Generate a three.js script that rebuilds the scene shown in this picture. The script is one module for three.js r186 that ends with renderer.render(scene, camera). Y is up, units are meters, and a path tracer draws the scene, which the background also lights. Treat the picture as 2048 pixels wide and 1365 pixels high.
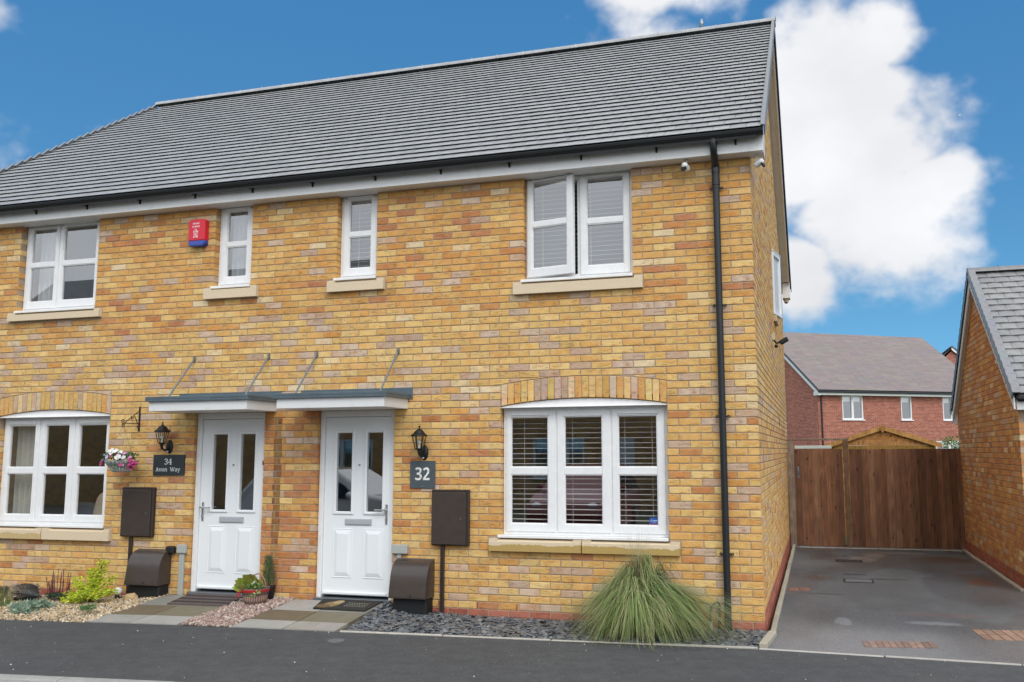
import * as THREE from 'three';
import { mergeGeometries } from 'three/addons/utils/BufferGeometryUtils.js';
import { MarchingCubes } from 'three/addons/objects/MarchingCubes.js';

// ---------------------------------------------------------------- camera, sky, sun, exposure
const scene = new THREE.Scene();
const camera = new THREE.PerspectiveCamera(42.31, 2048 / 1365, 0.1, 600);
camera.position.set(0.5488, 1.6225, 8.85);
camera.rotation.order = 'YXZ';
camera.rotation.set(0.12425, 0.2817, -0.00532);
camera.setViewOffset(2048, 1365, -96.25, -1.46, 2048, 1365);   // the photograph is cropped off centre

const SUN = new THREE.Vector3(0.42, 0.85, 0.66).normalize();
const sun = new THREE.DirectionalLight(new THREE.Color(1, 0.97, 0.92), 1.3);
sun.position.copy(SUN).multiplyScalar(60);
sun.target.position.set(-3, 0, -2);
sun.position.add(sun.target.position);
sun.castShadow = true;
sun.shadow.radius = 50;                                        // sun behind cloud
sun.shadow.mapSize.set(2048, 2048);
Object.assign(sun.shadow.camera, { left: -25, right: 25, top: 25, bottom: -25, near: 1, far: 140 });
scene.add(sun, sun.target);

const renderer = new THREE.WebGLRenderer({ antialias: true });
renderer.setSize(1024, 682);
renderer.toneMapping = THREE.LinearToneMapping;
renderer.toneMappingExposure = 1.11;
renderer.shadowMap.enabled = true;
renderer.shadowMap.type = THREE.PCFSoftShadowMap;

// ---------------------------------------------------------------- random numbers and noise
function rng(seed) {
  let s = seed >>> 0;
  return () => { s = (s + 0x6d2b79f5) | 0; let t = Math.imul(s ^ (s >>> 15), 1 | s); t = (t + Math.imul(t ^ (t >>> 7), 61 | t)) ^ t; return ((t ^ (t >>> 14)) >>> 0) / 4294967296; };
}
const R = rng(32);
const rr = (a, b) => a + (b - a) * R();
const clamp = (x, a = 0, b = 1) => Math.min(b, Math.max(a, x));
const mix = (a, b, t) => a + (b - a) * t;
const sstep = (a, b, x) => { const t = clamp((x - a) / (b - a)); return t * t * (3 - 2 * t); };
const HASH = new Float32Array(65536);
{ const h = rng(7); for (let i = 0; i < 65536; i++) HASH[i] = h(); }
const hash2 = (x, y) => HASH[((x * 73 + y * 9176 + ((x * y) & 1023) * 31) & 65535)];
function vnoise(x, y, p = 4096) {                               // value noise, repeating every p cells
  let xi = Math.floor(x), yi = Math.floor(y); const fx = x - xi, fy = y - yi;
  const u = fx * fx * (3 - 2 * fx), v = fy * fy * (3 - 2 * fy);
  xi = ((xi % p) + p) % p; yi = ((yi % p) + p) % p; const x1 = (xi + 1) % p, y1 = (yi + 1) % p;
  return mix(mix(hash2(xi, yi), hash2(x1, yi), u), mix(hash2(xi, y1), hash2(x1, y1), u), v);
}
function fbm(x, y, oct = 4, p = 4096) { let s = 0, a = 0.5, n = 0; for (let i = 0; i < oct; i++) { s += a * vnoise(x, y, p); n += a; a *= 0.5; x *= 2; y *= 2; p *= 2; } return s / n; }
const hash3 = (x, y, z) => HASH[((x * 73 + y * 9176 + z * 40503 + ((x ^ (y * 7) ^ (z * 13)) & 1023) * 37) & 65535)];
function vnoise3(x, y, z) {
  const xi = Math.floor(x), yi = Math.floor(y), zi = Math.floor(z), fx = x - xi, fy = y - yi, fz = z - zi;
  const u = fx * fx * (3 - 2 * fx), v = fy * fy * (3 - 2 * fy), w = fz * fz * (3 - 2 * fz);
  const a = mix(mix(hash3(xi, yi, zi), hash3(xi + 1, yi, zi), u), mix(hash3(xi, yi + 1, zi), hash3(xi + 1, yi + 1, zi), u), v);
  const b = mix(mix(hash3(xi, yi, zi + 1), hash3(xi + 1, yi, zi + 1), u), mix(hash3(xi, yi + 1, zi + 1), hash3(xi + 1, yi + 1, zi + 1), u), v);
  return mix(a, b, w);
}
function fbm3(x, y, z, oct) { let s = 0, a = 0.5, n = 0; for (let i = 0; i < oct; i++) { s += a * vnoise3(x, y, z); n += a; a *= 0.5; x = x * 2.03 + 17; y = y * 2.03 + 5; z = z * 2.03 + 9; } return s / n; }

// ---------------------------------------------------------------- sky: blue air with broken cloud
{
  const W = 4096, H = 2048, data = new Float32Array(W * H * 4);
  const D = Math.PI / 180;
  // clouds by bearing (degrees right of north, the way the houses' backs face) and height: [bearing, height, half width, half height]
  const puffs = [[1.6, 19.5, 7.4, 8.2, 1.6], [4.2, 14.2, 6.2, 4.8, 1.5], [-8.5, 29.0, 6.8, 3.4], [7.6, 16.4, 3.2, 2.8], [5.2, 24.2, 3.9, 3.0], [-1.5, 11.2, 5.2, 3.2, 1.5], [-9, 22, 7, 7], [10.6, 15.8, 1.7, 1.3, 0.22], [8.4, 20.2, 2.2, 1.9, 0.35], [3.6, 10.2, 3, 1.2, 0.3],
    [-51.5, 23.2, 2.6, 3.4, 0.6], [-49.6, 18.6, 1.8, 2.4, 0.12]];
  for (let row = 0; row < H; row++) {
    const up = ((row + 0.5) / H - 0.5) * Math.PI, y = Math.sin(up), cy = Math.cos(up), el = up / D;
    if (el < -1) { for (let c = row * W * 4; c < (row + 1) * W * 4; c += 4) { data[c] = 0.16; data[c + 1] = 0.17; data[c + 2] = 0.17; data[c + 3] = 1; } continue; }
    const low = Math.exp(-Math.max(el, 0) / 9), t2 = clamp((el - 27) / 60);
    const air = [mix(0.045, 0.032, t2) + 0.21 * low, mix(0.185, 0.135, t2) + 0.47 * low, mix(0.430, 0.36, t2) + 0.54 * low];
    for (let col = 0; col < W; col++) {
      const round = ((col + 0.5) / W - 0.5) * 2 * Math.PI, x = Math.cos(round) * cy, z = Math.sin(round) * cy;
      let az = Math.atan2(x, -z) / D;
      const seen = az > -62 && az < 25 && el < 38;
      let n = 0; { let am = 0.5, tot = 0, fx = x * 6.5 + 3, fy = y * 8.5 + 1, fz = z * 6.5 + 8; for (let k = 0; k < (seen ? 8 : 5); k++) { n += am * vnoise3(fx, fy, fz); tot += am; am *= 0.60; fx = fx * 2.07 + 11; fy = fy * 2.07 + 4; fz = fz * 2.07 + 7; } n /= tot; }
      const wx = (fbm3(x * 16 + 30, y * 16, z * 16, 3) - 0.5) * 4.2, wy = (fbm3(x * 16, y * 16 + 50, z * 16, 3) - 0.5) * 3.2;
      let v = -1;
      if (az < 70 && az > -100 && el < 46) for (const p of puffs) {
        const dx = (az + wx - p[0]) / p[2], dy = (el + wy - p[1]) / p[3], d = (1 - Math.sqrt(dx * dx + dy * dy)) * (p[4] ?? 1.25);
        if (d > v) v = d;
      }
      // away from the patch of blue behind the houses the cloud closes up
      const away = Math.acos(clamp(x * -0.315 + y * 0.25 + z * -0.915, -1, 1)) / D;
      const turned = Math.abs(((az + 8 + 540) % 360) - 180);
      v = Math.max(v, Math.max(sstep(96, 118, turned), sstep(31, 46, el)) * 1.35 - 0.42);
      const a = sstep(-0.14, 0.52, v + (n - 0.5) * 2.2) * sstep(-0.42, -0.12, v), glow = Math.max(0, x * SUN.x + y * SUN.y + z * SUN.z);
      const lit = (0.64 + 0.20 * fbm3(x * 4 + 70, y * 6, z * 4, 3) + 0.26 * fbm3(x * 11 + 7, y * 13, z * 11, seen ? 5 : 2)) * (1 + 0.5 * glow ** 3 + 0.5 * sstep(36, 80, away));
      const o = (row * W + col) * 4, k = a * 0.97;
      const cool = sstep(50, 90, away) * 0.05; data[o] = mix(air[0], lit * (0.965 - cool), k); data[o + 1] = mix(air[1], lit * 0.965, k); data[o + 2] = mix(air[2], lit * (0.985 + cool), k); data[o + 3] = 1;
    }
  }
  const sky = new THREE.DataTexture(data, W, H, THREE.RGBAFormat, THREE.FloatType);
  sky.mapping = THREE.EquirectangularReflectionMapping;
  sky.magFilter = THREE.LinearFilter; sky.needsUpdate = true;
  scene.background = sky; scene.environment = sky;
}

// ---------------------------------------------------------------- textures and materials
function tex(w, h, fn, srgb = true, repeat = true) {
  const d = new Uint8Array(w * h * 4);
  for (let y = 0; y < h; y++) for (let x = 0; x < w; x++) { const c = fn(x, y), o = (y * w + x) * 4; d[o] = clamp(c[0]) * 255; d[o + 1] = clamp(c[1]) * 255; d[o + 2] = clamp(c[2]) * 255; d[o + 3] = 255; }
  const t = new THREE.DataTexture(d, w, h); if (repeat) t.wrapS = t.wrapT = THREE.RepeatWrapping;
  t.magFilter = THREE.LinearFilter; t.minFilter = THREE.LinearMipmapLinearFilter; t.generateMipmaps = true; if (srgb) t.colorSpace = THREE.SRGBColorSpace; t.needsUpdate = true; return t;
}
const grey = (v) => [v, v, v];
function canvasTex(w, h, draw) {
  const c = document.createElement('canvas'); c.width = w; c.height = h; const g = c.getContext('2d'); draw(g, w, h);
  const t = new THREE.CanvasTexture(c); t.colorSpace = THREE.SRGBColorSpace; t.magFilter = THREE.LinearFilter; return t;
}
const lin = (hex) => new THREE.Color(hex);
const mat = (color, roughness = 0.7, extra = {}) => new THREE.MeshStandardMaterial({ color: typeof color === 'number' ? lin(color) : color, roughness, ...extra });
const scaled = (t, r) => { const c = t.clone(); c.repeat.set(r, r); c.needsUpdate = true; return c; };

// brick: sandy face with burnt patches, drag marks and pits (1.5 m square)
const brickMap = tex(1024, 1024, (x, y) => {
  const big = fbm(x / 44, y / 30, 3, 64), burn = sstep(0.52, 0.74, fbm(x / 64 + 9, y / 40 + 5, 3, 32)), ash = sstep(0.58, 0.76, fbm(x / 50 + 31, y / 36 + 17, 3, 32)), fine = fbm(x / 3, y / 2, 2, 512);
  const crease = sstep(0.66, 0.72, vnoise(x / 26, y / 3.4, 512)) * sstep(0.45, 0.6, vnoise(x / 60, y / 40 + 8, 64)), pit = sstep(0.93, 0.97, vnoise(x / 4, y / 4, 256));
  let v = 0.905 + 0.13 * (big - 0.5) + 0.13 * (fine - 0.5) - 0.13 * crease - 0.2 * pit;
  return [v + 0.06, v + 0.045 - 0.06 * burn + 0.015 * ash, v + 0.035 - 0.11 * burn + 0.08 * ash];
});
const brickBump = tex(512, 512, (x, y) => grey(0.55 + 0.5 * (fbm(x / 4, y / 3, 3, 128) - 0.5) - 0.4 * sstep(0.66, 0.72, vnoise(x / 13, y / 1.7, 512)) * sstep(0.45, 0.6, vnoise(x / 30, y / 20 + 8, 64))), false);
const M = {};
M.brick = mat(0xffffff, 0.92, { vertexColors: true, map: scaled(brickMap, 1 / 1.5), bumpMap: scaled(brickBump, 1 / 1.5), bumpScale: 0.004 });
const sandTex = tex(512, 512, (x, y) => grey(0.86 + 0.22 * (fbm(x / 2.4, y / 2.4, 3, 256) - 0.5) + 0.1 * (fbm(x / 60, y / 60, 2, 8) - 0.5)));
const sandBump = tex(256, 256, (x, y) => grey(fbm(x / 2, y / 2, 3, 128)), false);
M.mortar = mat(lin(0xc4ad92), 0.95, { map: scaled(sandTex, 1 / 0.5), bumpMap: scaled(sandBump, 3), bumpScale: 0.002 });
M.stone = mat(lin(0xd8c39a), 0.85, { map: scaled(sandTex, 1 / 0.6), bumpMap: scaled(sandBump, 3), bumpScale: 0.0012 });
M.white = mat(lin(0xeeeeed), 0.34, { map: scaled(tex(256, 256, (x, y) => grey(0.97 + 0.05 * (fbm(x / 20, y / 20, 3, 12) - 0.5))), 1.3) });
M.doorWhite = mat(lin(0xe8ebec), 0.38, { bumpMap: scaled(tex(256, 256, (x, y) => grey(fbm(x / 3, y / 40, 3, 64)), false), 2.2), bumpScale: 0.0006 });
M.fascia = mat(lin(0xe6e6e4), 0.42, { map: scaled(tex(512, 256, (x, y) => { const s = sstep(0.60, 0.8, fbm(x / 30, y / 22, 4, 16)); return [0.97 - 0.05 * s, 0.97 - 0.055 * s, 0.97 - 0.075 * s]; }), 0.8) });
M.glass = new THREE.MeshPhysicalMaterial({ color: 0xffffff, roughness: 0.0, transmission: 1, thickness: 0, ior: 2.8 });
M.thinGlass = new THREE.MeshPhysicalMaterial({ color: 0xf4f4ee, roughness: 0.05, transmission: 1, thickness: 0, ior: 1.5 });
M.blackPlastic = mat(lin(0x1c2022), 0.38);
M.brown = mat(lin(0x382d28), 0.42, { map: scaled(tex(256, 256, (x, y) => grey(0.93 + 0.12 * (fbm(x / 24, y / 24, 4, 10) - 0.5))), 1.4) });
M.brownGloss = mat(lin(0x4a413c), 0.28, { map: M.brown.map });
M.iron = mat(lin(0x16191b), 0.45, { metalness: 0.2 });
M.chrome = mat(lin(0xc9ccce), 0.22, { metalness: 0.95 });
M.zinc = mat(lin(0x71818a), 0.45, { metalness: 0.35, map: scaled(sandTex, 1) });
M.galv = mat(lin(0x8e969b), 0.42, { metalness: 0.5, map: scaled(sandTex, 2) });
M.satin = mat(lin(0xb4b7bb), 0.4, { metalness: 0.15 });
M.greyPlastic = mat(lin(0xa9aca6), 0.5);
M.rubber = mat(lin(0x15171a), 0.6);
const tileTex = tex(512, 512, (x, y) => { const a = fbm(x / 2.5, y / 2.5, 2, 256), b = fbm(x / 40, y / 40, 3, 16), l = sstep(0.70, 0.84, fbm(x / 14 + 4, y / 14, 4, 40)); const v = 0.84 + 0.18 * (a - 0.5) + 0.16 * (b - 0.5); return [v + 0.03 * l, v + 0.04 * l, v - 0.06 * l]; });
M.tile = mat(0xffffff, 0.33, { vertexColors: true, map: scaled(tileTex, 1 / 0.9), bumpMap: scaled(sandBump, 4), bumpScale: 0.001 });
M.underlay = mat(lin(0x17181a), 0.95);
M.plain = mat(0xffffff, 0.75, { vertexColors: true });
M.matt = mat(0xffffff, 0.95, { vertexColors: true });
M.shiny = mat(0xffffff, 0.35, { vertexColors: true });
M.leaf = new THREE.MeshPhysicalMaterial({ color: 0xffffff, roughness: 0.75, vertexColors: true, transmission: 0.35, thickness: 0, side: THREE.DoubleSide });
M.petal = new THREE.MeshPhysicalMaterial({ color: 0xffffff, roughness: 0.85, vertexColors: true, transmission: 0.3, thickness: 0, side: THREE.DoubleSide });
const KNOTS = []; { const k = rng(91); for (let i = 0; i < 13; i++) KNOTS.push([k() * 512, k() * 1024, 2 + k() ** 2 * 10]); }
const woodTex = tex(512, 1024, (x, y) => {
  let v = 0.74 + 0.30 * (fbm(x / 5 + 2.2 * fbm(x / 60, y / 160, 2, 8), y / 150, 3, 128) - 0.5) + 0.22 * (fbm(x / 80, y / 130, 2, 8) - 0.5), k = 0;
  for (const q of KNOTS) { const dx = x - q[0], dy = (y - q[1]) * 0.6, d = Math.hypot(dx, dy) / q[2]; if (d < 2.2) { k = Math.max(k, 1 - sstep(0.5, 1.5, d)); v += 0.10 * Math.sin(d * 9) * (1 - d / 2.2); } }
  return [v - 0.28 * k, v * 0.97 - 0.30 * k, v * 0.94 - 0.30 * k];
});
const woodBump = tex(256, 512, (x, y) => grey(fbm(x / 3, y / 80, 3, 128)), false);
M.fence = mat(0xffffff, 0.88, { vertexColors: true, map: scaled(woodTex, 1), bumpMap: woodBump, bumpScale: 0.003 });

// ---------------------------------------------------------------- mesh building
const V = (x, y, z) => new THREE.Vector3(x, y, z);
class GB {                                                      // collects flat faces, with uv in metres and one colour for each face
  constructor() { this.p = []; this.n = []; this.t = []; this.c = []; this.m = null; this.col = [1, 1, 1]; this.du = 0; this.dv = 0; }
  at(m) { this.m = m; return this; }
  color(c) { this.col = Array.isArray(c) ? c : [c.r, c.g, c.b]; return this; }
  off(u, v) { this.du = u; this.dv = v; return this; }
  face(pts, smooth) {                                           // convex polygon, counter-clockwise
    const a = pts[0], b = pts[1], c = pts[2];
    let ux = b[0] - a[0], uy = b[1] - a[1], uz = b[2] - a[2], vx = c[0] - a[0], vy = c[1] - a[1], vz = c[2] - a[2];
    let nx = uy * vz - uz * vy, ny = uz * vx - ux * vz, nz = ux * vy - uy * vx; const l = Math.hypot(nx, ny, nz);
    if (l < 1e-12) return this; nx /= l; ny /= l; nz /= l;
    const ax = Math.abs(nx), ay = Math.abs(ny), az = Math.abs(nz);
    const q = pts.map((p) => { const uv = az >= ax && az >= ay ? [p[0], p[1]] : ax >= ay ? [p[2], p[1]] : [p[0], p[2]]; return [p, uv]; });
    const put = (i) => {
      const p = q[i][0], s = smooth ? smooth[i] : [nx, ny, nz]; let P = V(...p), N = V(...s);
      if (this.m) { P.applyMatrix4(this.m); N.transformDirection(this.m); }
      this.p.push(P.x, P.y, P.z); this.n.push(N.x, N.y, N.z); this.t.push(q[i][1][0] + this.du, q[i][1][1] + this.dv); this.c.push(...this.col);
    };
    for (let i = 1; i + 1 < pts.length; i++) { put(0); put(i); put(i + 1); }
    return this;
  }
  box(x0, x1, y0, y1, z0, z1, c = 0) {                          // chamfered box
    if (x0 > x1) [x0, x1] = [x1, x0]; if (y0 > y1) [y0, y1] = [y1, y0]; if (z0 > z1) [z0, z1] = [z1, z0];
    c = Math.min(c, (x1 - x0) * 0.45, (y1 - y0) * 0.45, (z1 - z0) * 0.45);
    const X = [x0 + c, x1 - c], Y = [y0 + c, y1 - c], Z = [z0 + c, z1 - c];
    this.face([[X[0], Y[0], z1], [X[1], Y[0], z1], [X[1], Y[1], z1], [X[0], Y[1], z1]]);
    this.face([[X[1], Y[0], z0], [X[0], Y[0], z0], [X[0], Y[1], z0], [X[1], Y[1], z0]]);
    this.face([[x1, Y[0], Z[1]], [x1, Y[0], Z[0]], [x1, Y[1], Z[0]], [x1, Y[1], Z[1]]]);
    this.face([[x0, Y[0], Z[0]], [x0, Y[0], Z[1]], [x0, Y[1], Z[1]], [x0, Y[1], Z[0]]]);
    this.face([[X[0], y1, Z[1]], [X[1], y1, Z[1]], [X[1], y1, Z[0]], [X[0], y1, Z[0]]]);
    this.face([[X[0], y0, Z[0]], [X[1], y0, Z[0]], [X[1], y0, Z[1]], [X[0], y0, Z[1]]]);
    if (c > 0) {
      for (const [sx, ex] of [[0, x0], [1, x1]]) {
        for (const [sz, ez] of [[0, z0], [1, z1]]) { const f = [[X[sx], Y[0], ez], [ex, Y[0], Z[sz]], [ex, Y[1], Z[sz]], [X[sx], Y[1], ez]]; this.face(sx === sz ? f : f.reverse()); }
        for (const [sy, ey] of [[0, y0], [1, y1]]) { const f = [[ex, Y[sy], Z[0]], [X[sx], ey, Z[0]], [X[sx], ey, Z[1]], [ex, Y[sy], Z[1]]]; this.face(sx === sy ? f.reverse() : f); }
      }
      for (const [sy, ey] of [[0, y0], [1, y1]]) for (const [sz, ez] of [[0, z0], [1, z1]]) { const f = [[X[0], Y[sy], ez], [X[1], Y[sy], ez], [X[1], ey, Z[sz]], [X[0], ey, Z[sz]]]; this.face(sy === sz ? f : f.reverse()); }
      for (const i of [0, 1]) for (const j of [0, 1]) for (const k of [0, 1]) { const f = [[i ? x1 : x0, Y[j], Z[k]], [X[i], j ? y1 : y0, Z[k]], [X[i], Y[j], k ? z1 : z0]]; this.face((i + j + k) % 2 ? f : f.reverse()); }
    }
    return this;
  }
  // a brick in a wall that faces +z: front edges chamfered, no back
  brick(b, z0, z1, c = 0.004) {
    const { x0, x1, yb0, yb1, yt0, yt1 } = b;
    const o = [[x0, yb0], [x1, yb1], [x1, yt1], [x0, yt0]], i = [[x0 + c, yb0 + c], [x1 - c, yb1 + c], [x1 - c, yt1 - c], [x0 + c, yt0 - c]];
    this.face(i.map((p) => [...p, z1]));
    for (let k = 0; k < 4; k++) { const l = (k + 1) % 4; this.face([[...o[k], z1 - c], [...o[l], z1 - c], [...i[l], z1], [...i[k], z1]]); this.face([[...o[k], z0], [...o[l], z0], [...o[l], z1 - c], [...o[k], z1 - c]]); }
    return this;
  }
  prism(poly, z0, z1) {                                         // polygon (counter-clockwise, xy) pushed along z
    this.face(poly.map((p) => [p[0], p[1], z1])); this.face(poly.map((p) => [p[0], p[1], z0]).reverse());
    for (let i = 0; i < poly.length; i++) { const a = poly[i], b = poly[(i + 1) % poly.length]; this.face([[a[0], a[1], z0], [b[0], b[1], z0], [b[0], b[1], z1], [a[0], a[1], z1]]); }
    return this;
  }
  geo() {
    const g = new THREE.BufferGeometry();
    g.setAttribute('position', new THREE.Float32BufferAttribute(this.p, 3)); g.setAttribute('normal', new THREE.Float32BufferAttribute(this.n, 3));
    g.setAttribute('uv', new THREE.Float32BufferAttribute(this.t, 2)); g.setAttribute('color', new THREE.Float32BufferAttribute(this.c, 3)); return g;
  }
}
const used = {};
const numbered = (n) => { used[n] = (used[n] ?? -1) + 1; return used[n] ? n + '_' + String(used[n]).padStart(3, '0') : n; };
function mesh(name, geo, material, parent) {
  const m = new THREE.Mesh(geo instanceof GB ? geo.geo() : geo, material); m.castShadow = m.receiveShadow = true;
  m.name = parent ? name : numbered(name); (parent ?? scene).add(m); return m;
}
const tag = (o, label, category, group) => { o.userData.label = label; o.userData.category = category; if (group) o.userData.group = group; return o; };
const group = (name, x = 0, y = 0, z = 0, parent) => { const g = new THREE.Group(); g.name = parent ? name : numbered(name); g.position.set(x, y, z); (parent ?? scene).add(g); return g; };
const thing = (name, label, category, x, y, z, grp) => tag(group(name, x, y, z), label, category, grp);
const structure = (o) => { o.userData.kind = 'structure'; return o; };
const stuff = (o) => { o.userData.kind = 'stuff'; return o; };
const flip = (g) => { const i = g.index; if (i) for (let k = 0; k < i.count; k += 3) { const a = i.getX(k); i.setX(k, i.getX(k + 1)); i.setX(k + 1, a); } return g; };
const paint = (g, c) => { const n = g.attributes.position.count, a = new Float32Array(n * 3); for (let i = 0; i < n; i++) { a[i * 3] = c.r; a[i * 3 + 1] = c.g; a[i * 3 + 2] = c.b; } g.setAttribute('color', new THREE.BufferAttribute(a, 3)); return g; };
const tubeGeo = (pts, r, seg = 24, rad = 8) => new THREE.TubeGeometry(new THREE.CatmullRomCurve3(pts.map((p) => V(...p)), false, 'catmullrom', 0.5), seg, r, rad, false);
const lathe = (pts, seg = 24) => new THREE.LatheGeometry(pts.map((p) => new THREE.Vector2(p[0], p[1])), seg);
const merge = (list) => mergeGeometries(list.map((g) => { const k = g.index ? g.toNonIndexed() : g; for (const a of Object.keys(k.attributes)) if (!['position', 'normal', 'uv', 'color'].includes(a)) k.deleteAttribute(a); return k; }));
const cyl = (r0, r1, h, x, y, z, seg = 20) => new THREE.CylinderGeometry(r1, r0, h, seg).translate(x, y + h / 2, z);
const rodGeo = (a, b, r, seg = 10) => { const A = V(...a), B = V(...b), d = B.clone().sub(A), g = new THREE.CylinderGeometry(r, r, d.length(), seg); g.applyQuaternion(new THREE.Quaternion().setFromUnitVectors(V(0, 1, 0), d.clone().normalize())); return g.translate((A.x + B.x) / 2, (A.y + B.y) / 2, (A.z + B.z) / 2); };

// ---------------------------------------------------------------- ground
const YG = -0.1;                                                // level of footway and driveway
const EDGE = [[-16, 2.15], [-7.79, 1.30], [-5.61, 1.07], [-3.86, 0.97], [-1.88, 0.84], [0.02, 0.71], [2.06, 0.78], [16, 1.4]];
const edgeZ = (x) => { for (let i = 0; i + 1 < EDGE.length; i++) if (x <= EDGE[i + 1][0]) { const t = (x - EDGE[i][0]) / (EDGE[i + 1][0] - EDGE[i][0]); return mix(EDGE[i][1], EDGE[i + 1][1], t); } return 1.4; };
const kerbZ = (x) => 3.14 - 0.108 * (x + 5.72);
const WALLH = [[-11, -0.085], [-8.4, -0.09], [-7.2, -0.035], [-6.8, 0.0], [-6.5, 0.022], [-3.95, 0.025], [-3.6, -0.045], [-2.9, -0.075], [0.3, -0.088]];
const wallH = (x) => { for (let i = 0; i + 1 < WALLH.length; i++) if (x <= WALLH[i + 1][0]) return mix(WALLH[i][1], WALLH[i + 1][1], clamp((x - WALLH[i][0]) / (WALLH[i + 1][0] - WALLH[i][0]))); return -0.09; };
const bedY = (x, z) => mix(wallH(x), YG, clamp(z / edgeZ(x)));
function sheet(name, x0, x1, nx, zA, zB, nz, y, color, material) {   // a ground sheet between two lines
  const p = [], t = [], c = [], idx = [];
  for (let i = 0; i <= nx; i++) for (let j = 0; j <= nz; j++) {
    const x = mix(x0, x1, i / nx), z = mix(zA(x), zB(x), j / nz); p.push(x, y(x, z), z); t.push(x, z); c.push(...color(x, z));
    if (i < nx && j < nz) { const a = i * (nz + 1) + j, b = a + nz + 1; idx.push(a, a + 1, b, b, a + 1, b + 1); }
  }
  const g = new THREE.BufferGeometry(); g.setAttribute('position', new THREE.Float32BufferAttribute(p, 3)); g.setAttribute('uv', new THREE.Float32BufferAttribute(t, 2)); g.setAttribute('color', new THREE.Float32BufferAttribute(c, 3)); g.setIndex(idx); g.computeVertexNormals();
  return structure(mesh(name, g, material));
}
const asphaltTex = tex(1024, 1024, (x, y) => { const s = vnoise(x / 3.2, y / 3.2, 320), f = vnoise(x / 1.6, y / 1.6, 640), b = fbm(x / 90, y / 90, 3, 12); const chip = sstep(0.86, 0.95, vnoise(x / 4 + 7, y / 4, 256)); const v = 0.62 + 0.26 * (s - 0.5) + 0.22 * (f - 0.5) + 0.14 * (b - 0.5) + 0.2 * chip; return [v, v, v + 0.006]; });
const asphaltBump = tex(512, 512, (x, y) => grey(0.5 * vnoise(x / 1.8, y / 1.8, 284) + 0.5 * vnoise(x / 3.4, y / 3.4, 150)), false);
M.asphalt = mat(0xffffff, 0.82, { vertexColors: true, map: scaled(asphaltTex, 1 / 1.1), bumpMap: scaled(asphaltBump, 1 / 0.7), bumpScale: 0.004 });
const patchy = (base, amp, s) => (x, z) => { const n = fbm(x / s + 50, z / s + 50, 4) - 0.5, w = fbm(x / 0.5 + 9, z / 0.5 + 3, 3) - 0.5, k = 1 + amp * n * 2 + amp * 0.5 * w; return base.map((b, i) => b * k * (i === 0 ? 1 + 0.06 * n : i === 2 ? 1 - 0.05 * n : 1)); };
sheet('ground', -300, 300, 40, () => -300, () => 300, 40, () => -0.30, patchy([0.10, 0.11, 0.06], 0.2, 9), M.matt);
sheet('footway', -16, 16, 220, edgeZ, kerbZ, 24, () => YG, patchy([0.168, 0.173, 0.173], 0.14, 1.3), M.asphalt);
sheet('road', -40, 40, 120, (x) => kerbZ(x) + 0.12, (x) => kerbZ(x) + 6.2, 12, () => -0.215, patchy([0.13, 0.13, 0.13], 0.1, 1.6), M.asphalt);
sheet('far_footway', -40, 40, 40, (x) => kerbZ(x) + 6.2, (x) => kerbZ(x) + 9.2, 4, () => YG, patchy([0.16, 0.16, 0.155], 0.1, 1.6), M.asphalt);
sheet('back_lawn', -30, 40, 60, () => -36, () => -8.75, 30, () => -0.13, patchy([0.06, 0.10, 0.03], 0.3, 1.2), M.matt);

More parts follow.
